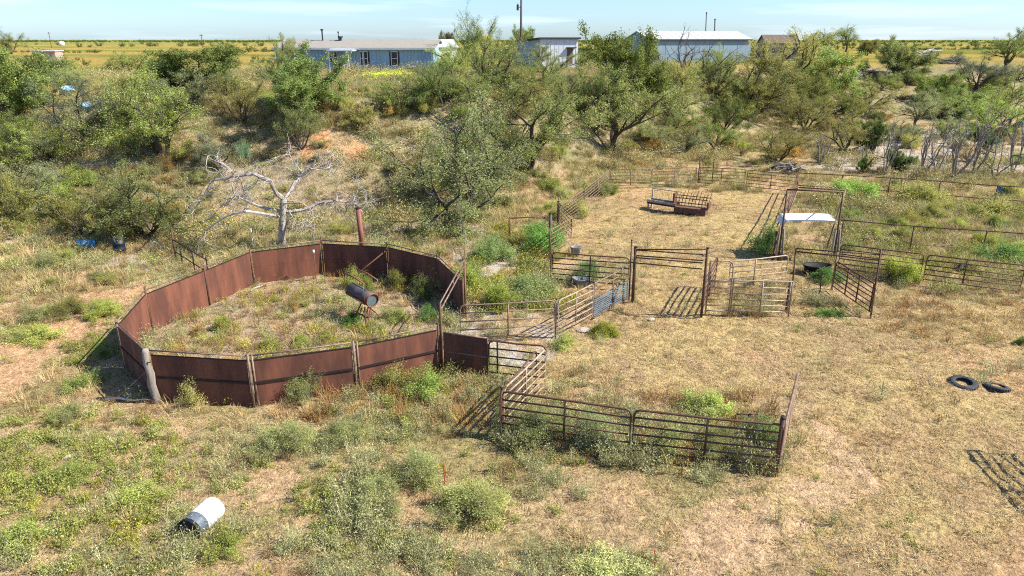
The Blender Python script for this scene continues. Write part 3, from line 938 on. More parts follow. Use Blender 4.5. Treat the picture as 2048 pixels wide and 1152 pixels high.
# double gate posts and bow gate
pa, pb = hit(1258, 600), hit(1265, 606)
post(0, 0, 2.75, "thin tall rusty post beside the bow gate's thicker post", .035, 'pipe', base=pa, lean=(-.03, 0))
post(0, 0, 2.55, "thick rusty hinge post of the tall bow gate at the corral mouth", .075, 'pipe', base=pb)
pc_ = hit(1402, 637)
post(0, 0, 3.05, "rusty latch post of the tall bow gate next to the walk-through gate", .06, 'pipe', base=pc_)
o = thing('bow_gate_header', "overhead pipe header of four bars spanning the corral mouth", 'gate header', up(pb, 2))
for (u0, v0, u1, v1) in ((1270, 499, 1411, 499), (1270, 500, 1406, 509), (1270, 511, 1406, 521), (1270, 515, 1405, 526), (1262, 525, 1404, 538)):
    a = onray(u0, v0, pb.y); b = onray(u1, v1, pc_.y)
    tubeobj('bar', [a, b], .028, M['pipe'], o)
panel(pc_ + Vector((.03, .12, 0)), hit(1429, 578), "dark pipe gate swung back edge on behind the tall bow gate's latch post", h=1.6, nr=6, mat='pipe', r=.03, name='swing_gate', cat='gate', group=None)
# walk-through gate and panels
w0, w1 = hit(1410, 634), hit(1456, 634)
o = thing('walk_gate', "narrow walk-through gate under a rounded pipe arch between latch post and panel", 'gate', w0)
ht = 2.45
tubeobj('arch', [up(w0, -.1), up(w0, ht), up(w1.lerp(w0, .2), ht + .02), up(w1.lerp(w0, .06), ht - .08), up(w1, ht - .25), up(w1, -.1)], .034, M['litpanel'], o)
for z in (1.62, 1.55, 1.32, 1.05, .78, .52, .27): tubeobj('rail', [up(w0, z), up(w1, z)], .026, M['litpanel'], o)
panel(w1 + Vector((.08, 0, 0)), hit(1576, 636), "sunlit pipe panel beside the walk-through gate facing the yard", h=1.62, mat='litpanel', zs=[1.32, 1.05, .78, .52, .27], stays=[.5, .97], arch=False)
pp((1462, 523), (1577, 511), "light pipe panel leaning behind the one beside the walk-through gate", h=1.55, nr=5, mat='litpanel', stays=[.43], zs=[1.28, 1.0, .72, .45])
post(0, 0, 1.35, "short thick rusty post just left of the second bow gate", .05, 'pipe', base=hit(1572, 622))
# second bow gate with swung panel
q0, q1 = hit(1582, 604), hit(1741, 636)
hq = 2.75
o = thing('bow_gate', "tall rusty bow gate frame with a double overhead bar right of the yard panels", 'gate frame', q0)
q0t, q1t = onray(1592, 497, q0.y), onray(1762, 499, q1.y)
tubeobj('upright', [up(q0, -.2), q0t], .036, M['pipe'], o); tubeobj('upright', [up(q1, -.2), q1t], .04, M['pipe'], o)
q1h = q1.lerp(q1t, .86)
b0, b1 = q0t, q1t.lerp(q1, .075)
hh = tubeobj('header', [b0, b1], .026, M['pipe'], o)
b0b, b1b = q0t.lerp(q0, .055), q1t.lerp(q1, .15)
tubeobj('header', [b0b, b1b], .034, M['pipe'], o)
for t in (.2, .4, .57, .79): tubeobj('spacer', [b0.lerp(b1, t), b0b.lerp(b1b, t)], .018, M['pipe'], hh)
panel(hit(1664, 584), q1 + Vector((-.05, -.05, 0)), "pipe gate swung back into the alley from the second bow gate", h=1.5, nr=7, mat='pipe', stays=[.33, .62, .96], name='swing_gate', cat='gate', group=None)
post(0, 0, 1.9, "slim rusty post at the far end of the swung alley gate", .04, 'panel', base=hit(1663, 580))
post(0, 0, .95, "short slim post standing inside the second bow gate", .03, 'pipe', base=hit(1639, 586))
# right run
pp((1683, 489), (1849, 509), "pipe panel running right from behind the second bow gate", h=1.5, nr=6, mat='pipe')
pp((1856, 510), (2052, 531), "pipe panel ending at the picture's edge in front of the shaded tyre", h=1.5, nr=6, mat='pipe', stays=[.42])


def pipe_fence(name, label, tops, h, zs, posts, r=.035):
    """top and lower pipes on posts; tops = seen pixels of the top rail's ends, posts = fractions along it"""
    a, b = hit(*tops[0], h), hit(*tops[1], h)
    o = thing(name, label, 'fence', a)
    n = 12
    for z in zs:
        tubeobj('rail', [up(ground(*a.lerp(b, i / n)[:2]), z) for i in range(n + 1)], r, M['pipe'], o)
    for t in posts:
        g = ground(*a.lerp(b, t)[:2]); tubeobj('post', [up(g, -.3), up(g, h)], r * 1.15, M['pipe'], o)
    return o


pipe_fence('pipe_fence', "near rusty pipe fence with one top rail crossing the weedy lot behind the right panels", [(1680, 440), (2075, 469)], 1.5, (1.5,), (.02, .395, .76, .99))
pipe_fence('pipe_fence', "far pipe fence with top and low rails in front of the dead trees", [(1598, 346), (2075, 376)], 1.5, (1.5, .55), (0, .2, .41, .46, .62, .85, .99))
# sheet roofed chute frame
f0, f1 = hit(1556, 522), hit(1666, 524)
o = thing('chute_frame', "tall rusty pipe gateway with a small curved white sheet roof slung across it", 'gateway', f0)
nrm = Vector((-(f1 - f0).y, (f1 - f0).x, 0)).normalized()
ft0, ft1 = onray(1575, 379, f0.y), onray(1687, 384, f1.y)
for a, b in ((f0, ft0), (f1, ft1)): tubeobj('upright', [up(a, -.2), b], .05, M['pipe'], o)
tubeobj('lintel', [ft0, ft1], .045, M['pipe'], o)
g0, g1 = f0 + nrm * 1.5, f1 + nrm * 1.5
gt0, gt1 = onray(1597, 375, g0.y), onray(1691, 380, g1.y)
for a, b in ((g0, gt0), (g1, gt1)): tubeobj('upright', [up(a, -.2), b], .04, M['panel'], o)
tubeobj('lintel', [gt0, gt1], .035, M['pipe'], o)
tubeobj('tie', [ft0, gt0], .03, M['pipe'], o); tubeobj('tie', [ft1, gt1], .03, M['pipe'], o)
for a in (f0, f1):
    for s in (.18, -.16): tubeobj('plank', [up(a + (f1 - f0).normalized() * s, -.1), up(a + (f1 - f0).normalized() * s * .6, 1.75)], .055, M['postwood'], o)
zc = 2.15
m = MB()
n = 14; V = []; q = []
for i in range(n + 1):
    t = i / n * 2 - 1
    zz = zc + .05 * (1 - abs(t) ** 4) - .3 * max(0, abs(t) - .93) / .07
    for b in (.0, 1.3): V.append(tuple(f0.lerp(f1, .5 + t * .5) + nrm * b + Vector((0, 0, zz + b * .07))))
for i in range(n): q.append((2 * i, 2 * i + 1, 2 * i + 3, 2 * i + 2))
m.add(V, q); rfo = m.build('roof_sheet', M['white'], o)
m = MB()
for kx in range(6):
    b = .06 + kx * .235
    m.tube([f0.lerp(f1, .5 + t * .5) + nrm * b + Vector((0, 0, zc + .05 * (1 - abs(t) ** 4) + b * .07 + .008)) for t in np.linspace(-.92, .92, 9)], .014, 4)
m.build('rib', M['tin'], rfo)['kind'] = 'stuff'
# pipe fence running back from the gateway to the far corner (throws the long thin shadow)
a, b = f0 + Vector((-.25, .1, 0)), hit(1592, 388)
o = thing('side_fence', "rusty pipe rails running back from the white roofed gateway to the far corner", 'fence', a)
for z in (1.55, 1.2, .7):
    tubeobj('rail', [up(a, z + (.3 if z > 1.5 else 0)), up(b, z)], .034, M['pipe'], o)
for t in (0., .5, 1): tubeobj('post', [up(a.lerp(b, t), -.2), up(a.lerp(b, t), 1.6)], .04, M['pipe'], o)
# far end of the back corral
FT = [((1222, 339), (1303, 337), "pale pipe panel at the far left corner of the back corral"), ((1305, 337), (1394, 334), "pale pipe panel along the far side of the back corral left of the arched post"),
      ((1398, 334), (1492, 339), "dark pipe panel along the far side of the back corral right of the arched post"), ((1496, 340), (1594, 349), "dark pipe panel beside the brush pile at the far side of the back corral")]
for a, b, lb in FT: pp(a, b, lb, h=1.55, nr=6, nstay=1, mat='panel' if a[0] < 1390 else 'pipe', r=.023)
p = hit(1396, 365); o = thing('arched_post', "tall arched pipe post in the middle of the corral's far side", 'post', p)
tubeobj('pipe', [up(p, -.2), up(p, 2.0), up(p, 2.25) + Vector((.1, 0, 0)), up(p, 2.3) + Vector((.3, 0, 0))], .035, M['panel'], o)
tubeobj('pipe', [up(p, -.2) + Vector((.12, 0, 0)), up(p, 1.7) + Vector((.12, 0, 0))], .03, M['panel'], o)
p = hit(1424, 366); post(0, 0, 1.9, "plain tall post just right of the arched post", .045, 'pipe', base=p)
pp((1220, 339), (1170, 378), "farther of the two sunlit panels slanting down the corral's left side", h=1.55, nr=7, nstay=1, mat='panel', r=.024)
pp((1168, 380), (1120, 411), "nearer of the two sunlit panels slanting down the corral's left side", h=1.55, nr=7, nstay=1, mat='panel', r=.024)
pp((1118, 406), (1143, 432), "short pipe panel turning the left corner of the back corral", h=1.55, nr=6, nstay=0, mat='panel')
pp((1144, 436), (1100, 461), "sunlit pipe panel slanting back to the corral's dark gate post", h=1.55, nr=6, nstay=0, mat='panel')
pp((1099, 463), (1103, 503), "pipe panel running from the dark gate post down to the corral mouth", h=1.55, nr=5, nstay=0, mat='pipe')
post(1101, 428, 1.75, "thick dark post at the left corner of the back corral", .09, 'skirt')
post(1117, 403, 1.6, "thick rusty post behind the left corner of the back corral", .07, 'pipe')
g0, g1 = hit(1019, 436, 1.45), hit(1100, 430, 1.5)
o = thing('rail_fence', "single pipe rail between two posts left of the back corral", 'fence', g0)
for q in (g0,): tubeobj('post', [up(q, -.2), up(q, 1.5)], .06, M['pipe'], o)
tubeobj('rail', [up(g0, 1.42), up(g1, 1.42)], .03, M['pipe'], o); tubeobj('rail', [up(g0, .9) , up(g1, .85)], .012, M['pipe'], o)
# gate just outside the right edge: its post and shadow show
g0 = hit(2046, 912); sdir = Vector((-sd.x, -sd.y, 0)) / sd.z * 1.5
e = at(2048, 1035, 0) - sdir
gd = (e - (at(1920, 905, 0) - sdir)); gd.z = 0; gd.normalize()
panel(g0, g0 + gd * 3.7, "dark pipe gate at the picture's edge throwing a barred shadow on the straw", h=1.5, nr=5, nstay=1, mat='pipe', r=.04, arch=False, name='pipe_gate', cat='gate', group=None)
# broken pipe railing left of the dead tree
a, b = hit(346, 480, 1.1), hit(414, 521, 1.1)
o = thing('pipe_railing', "short broken dark pipe railing in the weeds left of the dead tree", 'railing', a)
for z in (1.1, .45): tubeobj('rail', [up(a, z), up(b, z)], .03, M['seam'], o)
for t in (.2, .58, .98): g = ground(*a.lerp(b, t)[:2]); tubeobj('post', [up(g, -.2), up(g, 1.25)], .035, M['seam'], o)
g = ground(*a[:2]); tubeobj('post', [up(g, -.2), up(g, 1.7)], .05, M['pipe'], o)
post(722, 425, 2.6, "fat rusty steel pipe standing upright behind the round pen", .14, 'redpipe', base=hit(727, 512), lean=(-.1, 0))
post(470, 405, 1.2, "thin white tipped stake behind the round pen's far left sheet", .02, 'white', base=hit(507, 498))

# ---------------------------------------------------------------- loose things
# plastic drum in the foreground
A = at(377, 1062, .27); B = at(424, 1019, .29)
ax = (B - A).normalized(); Ld, rd = 1.0, .295
o = thing('plastic_drum', "black and white plastic drum lying on its side in the front weeds", 'drum', (A + B) / 2 - Vector((0, 0, .28)))
m = MB(); m.lathe([(0.03, 0), (.03, rd - .03), (0, rd - .03), (0, rd), (.06, rd), (.09, rd - .01)], A, ax, 32); m.build('head', M['black'], o)
m = MB(); m.lathe([(.09, rd - .01), (.2, rd), (.24, rd), (.27, rd + .008), (.30, rd), (.33, rd)], A, ax, 32); m.build('lower_shell', M['drumblue'], o, True)
m = MB(); m.lathe([(.33, rd), (.62, rd), (.65, rd + .008), (.68, rd), (.86, rd - .005), (.93, rd - .03), (.96, rd - .07), (.965, 0)], A, ax, 32); m.build('upper_shell', M['drumwhite'], o, True)
ux = ax.cross(Vector((0, 0, 1))).normalized(); uz = ux.cross(ax)
for a_, b_ in ((-.14, .02), (.17, -.05)):
    c = A + ux * a_ + uz * b_
    m = MB(); m.lathe([(.028, .035), (.0, .035), (0, .02), (.02, .018), (.02, 0)], c, ax, 12); m.build('bung', M['greyplastic'], o)


def drum(u, v, h, r, mat, label, lying=None, name='drum'):
    p = hit(u, v)
    o = thing(name, label, 'drum', p)
    ax_ = Vector((0, 0, 1)) if lying is None else Vector(lying)
    q = p if lying is None else up(p, r * .9)
    m = MB(); m.lathe([(.02, 0), (.02, r - .03), (0, r - .03), (0, r), (h * .32, r), (h * .34, r + .015), (h * .36, r), (h * .65, r), (h * .67, r + .015), (h * .69, r), (h, r), (h, r - .03), (h - .025, r - .03), (h - .025, 0)], q, ax_, 20)
    m.build('shell', M[mat], o, True)
    tubeobj('bung', [q + ax_ * (h - .03) + Vector((r * .5, 0, 0)) , q + ax_ * (h + .01) + Vector((r * .5, 0, 0))], .04, M['black'], o)
    return o


drum(193, 500, .85, .29, 'blue', "bright blue plastic drum lying under the bushes left of the round pen", lying=(-.85, -.35, .12))
drum(241, 508, .88, .3, 'navy', "dark navy drum standing under the bush beside the blue one")
drum(1998, 392, .75, .26, 'blue', "blue drum standing by the far pipe fence under the dead trees")
for u, v, lb in ((175, 222, "pale blue tub lying behind the forked grey mesquite"), (137, 190, "faded blue tub in grass beneath the trees on the bank")):
    p = hit(u, v); o = thing('tub', lb, 'tub', p)
    m = MB(); m.lathe([(0, 0), (0, .36), (.42, .44), (.45, .47), (.45, .42), (.06, .33), (.06, 0)], up(p, .12), (.25, -.3, 1), 16); m.build('bowl', M['tub'], o, True)
    m = MB(); m.tube([up(p, .5) + Vector((.5 * math.cos(t), .5 * math.sin(t), 0)) for t in np.linspace(0, 2.2, 7)], .02, 5); m.build('handle', M['white'], o)
# teal hose ring hanging on weeds
p = hit(313, 506); o = thing('hose_loop', "pale teal loop of hose arched over the tall grass left of the round pen", 'hose', p)
m = MB(); m.tube([p + Vector((.28 * math.cos(t) * 1., 0, .32 + .3 * math.sin(t))) for t in np.linspace(-.6, 3.4, 14)], .028, 6); m.build('hose', M['white'], o, True)
tubeobj('coupling', [p + Vector((-.28, 0, .3)), p + Vector((-.3, .02, 0))], .035, M['seam'], o)
# tyres
def tyre(u, v, Rm, wd, label, tilt=(0, 0, 1)):
    p = hit(u, v) - Vector((0, 0, .07)); ax_ = Vector(tilt).normalized()
    o = thing('tyre', label, 'tyre', p, None)
    m = MB(); m.lathe([(.02, Rm * .56), (0, Rm * .66), (0, Rm * .86), (wd * .15, Rm * .97), (wd * .3, Rm), (wd * .7, Rm), (wd * .85, Rm * .97), (wd, Rm * .86), (wd, Rm * .66), (wd - .02, Rm * .56), (wd - .05, Rm * .62), (wd * .5, Rm * .8), (.05, Rm * .62), (.02, Rm * .56)], up(p, .01), ax_, 28)
    m.build('casing', M['rubber'], o, True)
    m = MB()
    A_ = ax_.orthogonal().normalized(); B_ = ax_.cross(A_)
    for i in range(26):
        t = i / 26 * 6.283; d_ = A_ * math.cos(t) + B_ * math.sin(t); e_ = -A_ * math.sin(t) + B_ * math.cos(t)
        m.box(up(p, .01) + ax_ * (wd * .5) + d_ * (Rm + .006), (wd * .55, .05, .03), (ax_, e_, d_))
    m.build('tread', M['rubber'], o)['kind'] = 'stuff'
    return o


tyre(1926, 768, .42, .17, "large grey tyre lying flat on the straw", (-.05, -.12, 1))
tyre(1993, 777, .38, .15, "half buried tyre in the dry grass beside the large flat one", (.1, .15, 1))
tyre(1922, 541, .36, .24, "black tyre standing behind the right panel in shade", (.45, -.75, .45))
tyre(1938, 418, .36, .2, "dark tyre leaning in the green weeds below the far pipe fence", (.1, -.7, .6))
# grey bucket and dark tub in the mouth of the corral
p = hit(1151, 512); o = thing('bucket', "pale grey bucket standing in the corral behind the dark rounded panel", 'bucket', p)
m = MB(); m.lathe([(0, 0), (0, .2), (.5, .27), (.52, .29), (.52, .26), (.05, .19), (.05, 0)], p, (0, 0, 1), 18); m.build('pail', M['greyplastic'], o, True)
m = MB(); m.tube([p + Vector((.28 * math.cos(t), -.02 - .1 * math.sin(t), .5 - .2 * math.sin(t))) for t in np.linspace(0, 3.14, 9)], .012, 5); m.build('handle', M['seam'], o)
p = hit(1162, 572); o = thing('feed_tub', "grey feed tub with a dark yucca growing at its side before the blue creep gate", 'tub', p)
m = MB(); m.lathe([(0, 0), (0, .33), (.38, .38), (.4, .41), (.4, .36), (.06, .3), (.06, 0)], p, (0, 0, 1), 20); m.build('bowl', M['greyplastic'], o, True)
m = MB(); m.tube([p + Vector((.42 * math.cos(t), .42 * math.sin(t), .4)) for t in np.linspace(0, 6.283, 20)], .02, 5); m.build('lip', M['greyplastic'], o)
# black stock tank behind the second bow gate
p = hit(1632, 548)
o = thing('stock_tank', "black oval stock tank half in weeds behind the second bow gate's header", 'stock tank', p)
m = MB(); m.lathe([(0, 0), (0, .58), (.46, .66), (.48, .7), (.48, .64), (.1, .56), (.1, 0)], p, (0, 0, 1), 28)
for q in m.v: q[:, 1] = p.y + (q[:, 1] - p.y) * .62
m.build('tank', M['black'], o, True)
m = MB(); m.tube([p + Vector((.7 * math.cos(t), .43 * math.sin(t), .48)) for t in np.linspace(0, 6.283, 26)], .025, 5); m.build('rim', M['black'], o)
# lying pipes
a, b = hit(1722, 486), hit(1925, 505)
for i, (dx, dz, s) in enumerate(((0, .25, 1), (.15, .28, .82), (.3, .22, .6))):
    o = thing('steel_pipe', ("longest", "middle", "shortest")[i] + " rusty steel pipe lying in the weeds under the near pipe fence", 'pipe', a, "pipes lying in the weeds")
    p0 = a.lerp(b, (1 - s) * .4) + Vector((0, dx, dz)); p1 = a.lerp(b, .4 + s * .6) + Vector((0, dx, dz))
    tubeobj('tube', [p0, p0.lerp(p1, .5) - Vector((0, 0, .03)), p1], .05, M['pipe'], o, 7)
    tubeobj('end_collar', [p1, p1 + (p1 - p0).normalized() * .15], .062, M['seam'], o, 7)
# low metal stand in the near pen
a, b = hit(1466, 858), hit(1500, 855)
o = thing('metal_stand', "low bent rusty metal stand left in the near pen's weeds", 'stand', a)
t0, t1 = onray(1473, 828, a.y), onray(1521, 829, a.y + .1)
tubeobj('leg', [a, t0], .022, M['pipe'], o); tubeobj('leg', [onray(1497, 853, a.y + .05), onray(1497, 829, a.y + .05)], .02, M['pipe'], o)
tubeobj('top_bar', [t0, t1], .022, M['pipe'], o)
tubeobj('shelf', [onray(1472, 848, a.y + .05), onray(1520, 852, a.y + .1)], .02, M['pipe'], o)
tubeobj('leg', [onray(1520, 856, a.y + .1), t1], .022, M['pipe'], o)
# rocks, sticks
def rock(u, v, wpx, label, seed, mat='rock', flat=.55):
    q = hit(u, v); s_ = wpx / pxm(q) / 2; rg_ = np.random.RandomState(seed)
    m_ = MB(); m_.lathe([(-.5, 0), (-.45, .6), (-.1, .95), (.3, .85), (.62, .5), (.7, 0)], (0, 0, 0), (0, 0, 1), 9)
    for V_ in m_.v:
        V_ *= 1 + rg_.normal(0, .11, V_.shape); V_ *= s_; V_[:, 2] *= flat; V_ += np.array(q) + (0, 0, s_ * .12)
    o_ = m_.build('rock', M[mat], None); return tag(o_, label, 'rock', None)


M['rock'] = surf("pale rock", (.44, .39, .32), .95, 0, .25, 3, bump=.4)
rock(1303, 640, 16, "small white stone on the straw in front of the bow gate", 1)
rock(1168, 662, 28, "wide flat pale slab half buried left of the yellow green low weed", 3, flat=.22)
rock(133, 915, 20, "pale stone lying on the front left slope below the sage clump", 5, flat=.4)
for (a_, b_, r_, lb_) in (((212, 802), (292, 806), .035, "bleached crooked branch lying at the foot of the round pen's shaded corner"), ((502, 585), (532, 571), .022, "pale straight stick lying in the round pen near its far sheets"),
                          ((1010, 860), (1048, 848), .02, "short pale stick caught in the weeds of the front run")):
    a_, b_ = hit(*a_), hit(*b_); o = thing('fallen_branch', lb_, 'branch', a_)
    tubeobj('stem', [up(a_, .06), up(a_.lerp(b_, .35), .12), up(a_.lerp(b_, .7), .06), up(b_, .12)], [r_, r_ * 1.1, r_ * .8, r_ * .4], M['whitewood'], o, 6)
    tubeobj('twig', [up(a_.lerp(b_, .5), .09), up(a_.lerp(b_, .62), .2) + Vector((0, .15, 0))], [r_ * .5, r_ * .2], M['whitewood'], o, 4)
# marker stakes
p = hit(890, 978); o = thing('marker_stake', "red marker stake with a yellow flag standing in the front weeds", 'stake', p)
M['red'] = surf("red paint", (.42, .05, .03), .6, 0, .2, 5); M['yellow'] = surf("yellow ribbon", (.75, .48, .04), .6, 0, .15, 5)
tubeobj('rod', [up(p, -.1), up(p, .38), up(p, .74) + Vector((-.02, 0, 0))], .016, M['red'], o, 5)
m = MB(); m.add([tuple(up(p, z) + Vector((x, -.01, 0))) for x, z in ((-.02, .78), (-.1, .8), (-.11, .7), (-.03, .64), (0, .55), (.03, .57))], [(0, 1, 2, 3), (0, 3, 4, 5)]); m.build('flag', M['yellow'], o)
p = hit(1309, 1136); o = thing('marker_stake', "thin red marker stake without a flag at the front edge of the weeds", 'stake', p)
tubeobj('rod', [up(p, -.1), up(p, .3), up(p, .52) + Vector((-.05, 0, 0))], [.014, .018, .008], M['red'], o, 5)
tubeobj('band', [up(p, .1), up(p, .2)], .022, M['red'], o, 5)

# ---------------------------------------------------------------- barrel stand in the round pen
p = hit(735, 652)
zb_ = 1.0
cA, cB = at(703, 577, 1.25), at(745, 601, 1.1)
ax = (cB - cA); Lb = ax.length; ax.normalize()
o = thing('barrel_stand', "rusty barrel mounted on a red pipe stand with tall hoop handles inside the round pen", 'barrel stand', p)
rb = .28
M['rustbarrel'] = surf("rusty barrel", (.11, .065, .055), .6, .2, .35, 3, col2=(.06, .075, .075))
M['teal'] = surf("dull teal barrel head", (.10, .135, .14), .5, 0, .3, 4)
m = MB(); m.lathe([(0, 0), (.0, rb - .02), (.02, rb), (Lb * .34, rb), (Lb * .36, rb + .015), (Lb * .38, rb), (Lb * .7, rb), (Lb * .72, rb + .015), (Lb * .74, rb), (Lb, rb), (Lb, rb - .02)], cA, ax, 24); m.build('barrel', M['rustbarrel'], o, True)
m = MB(); m.lathe([(Lb - .04, 0), (Lb - .04, rb - .02)], cA, ax, 24); m.build('barrel_head', M['teal'], o)
sx = ax.cross(Vector((0, 0, 1))).normalized()
uzv = Vector((0, 0, 1))
m = MB(); m.tube([cA + ax * Lb + (sx * math.cos(t) + sx.cross(ax) * math.sin(t)) * rb for t in np.linspace(0, 6.283, 25)], .025, 6); m.build('rim_hoop', M['redpipe'], o, True)
for s in (-1, 1):
    f = cB + sx * s * (rb + .04) - ax * .05; b = cA + sx * s * (rb + .04) + ax * .1
    hz = .78
    tubeobj('hoop', [f - uzv * .1, up(f, hz * .5) + sx * s * .05, up(f, hz), up(f.lerp(b, .5), hz + .05), up(b, hz), up(b, hz * .5) + sx * s * .05, b - uzv * .1], .033, M['redpipe'], o)
    tubeobj('cross_bar', [f - uzv * .1, b - uzv * .1], .033, M['redpipe'], o)
g = ground(p.x, p.y)
for dx in (-.06, .07): tubeobj('leg', [up(g, -.1) + Vector((dx, 0, 0)), Vector((g.x + dx, g.y, cB.z - rb))], .032, M['redpipe'], o)
for dx, dy in ((-.75, .95), (.35, 1.1)): tubeobj('leg', [Vector((g.x + dx, g.y + dy, g.z - .1)), (cA + cB) / 2 - uzv * rb], .028, M['pipe'], o)
tubeobj('spreader', [up(g, .35), Vector((g.x - .75, g.y + .95, g.z + .3))], .025, M['pipe'], o)
for i in range(5):
    t = i / 4
    a = Vector((g.x - .6 + .5 * t, g.y + .2, g.z + .02)); tubeobj('rack_bar', [a, a + Vector((.22, .15, .62))], .018, M['pipe'], o, 5)

# ---------------------------------------------------------------- hay feeder in the back corral
def seg(name, a, b, r, mat, o, k=5): return tubeobj(name, [a, b], r, M[mat], o, k)


c0, c1 = hit(1293, 419), hit(1350, 428)
c1 = c0 + (c1 - c0) * 1.0
o = thing('feed_trough', "long pale topped feed trough on legs at the feeder's left end", 'trough', c0)
d, nn, L = frame_of(c0, c1); Wf = Wall(c0, c1)
Wf.part('trough', M['darkwood'], o, (0, L, 0, .6, .42, .56))
for b in (0, .6): Wf.part('side_board', M['greybark'], o, (-.02, L + .02, b - .03, b + .03, .56, .72))
for a in (.08, L - .08):
    for b in (.05, .55): Wf.part('leg', M['greybark'], o, (a - .04, a + .04, b - .04, b + .04, -.1, .42))
Wf.part('back_post', M['greybark'], o, (.0, .07, .66, .73, -.1, 1.4)); Wf.part('top_rail', M['greybark'], o, (0, L + .1, .64, .70, 1.35, 1.4))
for i in range(9): seg('wire', Wf.pt(.15 + i * (L - .2) / 9, .68, .7), Wf.pt(.15 + i * (L - .2) / 9, .68, 1.36), .008, 'panel', o, 4)
M['rustdark'] = surf('dark flaking rust', (.09, .04, .03), .9, .05, .4, 4, col2=(.17, .10, .065))
c2, c3 = hit(1347, 428), hit(1386, 432)
d = (c3 - c2).normalized(); c3 = c2 + d * 2.1
Wf = Wall(c2, c3); L = Wf.L
o = thing('hay_feeder', "rusty hay feeder with upright bars over a dark red trough in the back corral", 'hay feeder', c2)
Wf.part('trough', M['rustdark'], o, (0, L, 0, .8, .12, .5))
for a in (.05, L - .05):
    for b in (.05, .75): Wf.part('leg', M['panel'], o, (a - .05, a + .05, b - .05, b + .05, -.1, .14))
for a in (-.1, L + .1): Wf.part('end_panel', M['rustdark'], o, (a - .06, a + .06, .1, .7, .55, 1.35 if a < 0 else .95))
for b in (-.04, .84):
    Wf.part('rim_rail', M['panel'], o, (-.1, L + .1, b - .03, b + .03, .62, .68)); Wf.part('rim_rail', M['pipe'], o, (-.1, L + .1, b - .02, b + .02, 1.12, 1.17))
    for i in range(10):
        a = .05 + i * (L - .1) / 9
        seg('bar', Wf.pt(a, b, .66), Wf.pt(a + .12, b + (.25 if b > 0 else -.1), 1.0 + .45 * abs(math.sin(i * 2.3)) + .1), .018, 'pipe', o)

# ---------------------------------------------------------------- the bleached dead tree behind the round pen
p = hit(563, 494)
DT = thing('dead_tree', "bleached bare dead tree with long crooked limbs behind the round pen", 'tree', p)


def zp(x, y, dy=0.): return np.array(onray(380 + x / 4.8, 280 + y / 4.8, p.y + dy))


rg = np.random.RandomState(8)
m = MB()
tp = [zp(885, 1040, 0), zp(882, 940), zp(878, 860), zp(886, 760), zp(893, 680), zp(896, 610), zp(900, 545)]
m.tube(tp, [.24, .2, .18, .18, .2, .19, .17], 9)
m.tube([zp(865, 1030, -.1), zp(915, 860, -.25), zp(940, 760, -.25), zp(985, 745, -.3)], [.08, .07, .06, .03], 6)
m.build('trunk', M['greybark'], DT, True)
LIMBS = [
    (-1.5, .13, [(893, 560), (840, 522), (790, 460), (765, 395), (720, 370), (670, 352), (620, 330), (540, 335), (470, 345), (400, 346), (330, 372), (230, 380), (190, 430), (150, 510), (100, 580), (40, 670)]),
    (1.0, .12, [(905, 570), (960, 500), (1010, 410), (1060, 350), (1110, 320), (1170, 260), (1210, 190), (1245, 150)]),
    (-.6, .11, [(880, 690), (760, 665), (650, 630), (560, 590), (480, 555), (430, 530), (405, 480)]),
    (-2.0, .11, [(880, 740), (740, 715), (640, 705), (520, 690), (420, 700), (340, 740), (260, 775), (210, 830), (150, 860)]),
    (.6, .11, [(900, 690), (1050, 672), (1130, 660), (1200, 625), (1270, 600), (1350, 595), (1420, 585), (1500, 600), (1560, 590), (1610, 625), (1660, 690)])]
SUBS = [
    (-1.3, .05, [(410, 345), (400, 300), (330, 240), (270, 210), (210, 190), (170, 150)]), (1.0, .05, [(1060, 350), (1000, 310), (930, 270), (880, 235)]),
    (1.0, .05, [(1160, 275), (1240, 285), (1320, 275), (1390, 262)]), (1.0, .035, [(1085, 320), (1040, 250), (1000, 200), (960, 140)]),
    (-.6, .04, [(440, 535), (360, 570), (300, 620), (250, 690)]), (.6, .04, [(1410, 588), (1420, 530), (1450, 505), (1490, 515)]),
    (.6, .04, [(1565, 590), (1580, 545), (1640, 550), (1700, 520), (1760, 510)]), (-.5, .04, [(930, 610), (1080, 602), (1150, 660), (1190, 760), (1172, 840)]),
    (-.6, .035, [(940, 670), (985, 740), (1005, 800), (1032, 910)]), (-1., .03, [(520, 470), (600, 440), (680, 420)]), (-1.2, .03, [(470, 345), (440, 440), (430, 530)]),
    (-1.2, .03, [(620, 335), (560, 400), (530, 480), (500, 550)]), (.7, .03, [(1500, 600), (1510, 660), (1480, 730)]), (.6, .03, [(1610, 625), (1690, 600), (1750, 640)])]
tw = dict(wob=.3, up=(0., -.03, -.05), lv=2, leaf_from=9, lpt=0, nc=(3, 3), lr=(.5, .8), t0=.2, rmin=.003)
for k_, (dy, r, pts) in enumerate(LIMBS + SUBS):
    n = len(pts)
    P = [zp(x, y, dy * min(1, (i + (2 if k_ >= 5 else 0)) / 3)) for i, (x, y) in enumerate(pts)]
    P = [a + rg.normal(0, .02, 3) for a in P]
    m = MB(); m.tube(P, np.linspace(r, r * .3, n), 6, False)
    for i in range(1, n):
        for c in range(3 if k_ < 5 else 3):
            if rg.rand() < (.3 if i < 3 and k_ < 5 else .62):
                d = rg.normal(size=3); d /= np.linalg.norm(d)
                grow(m, [], P[i], d, rg.uniform(.45, 1.0), .02, 0, tw, rg)
    m.build('limb', M['greybark' if not (k_ == 0) else 'greybark'], DT)
lb = MB()
C = np.concatenate([np.array(zp(900, 640))[None] + rg.normal(0, (.55, .4, .45), (260, 3)), np.array(zp(980, 700))[None] + rg.normal(0, (.5, .4, .5), (200, 3))])
leaves(lb, C, rg, .07, .3)
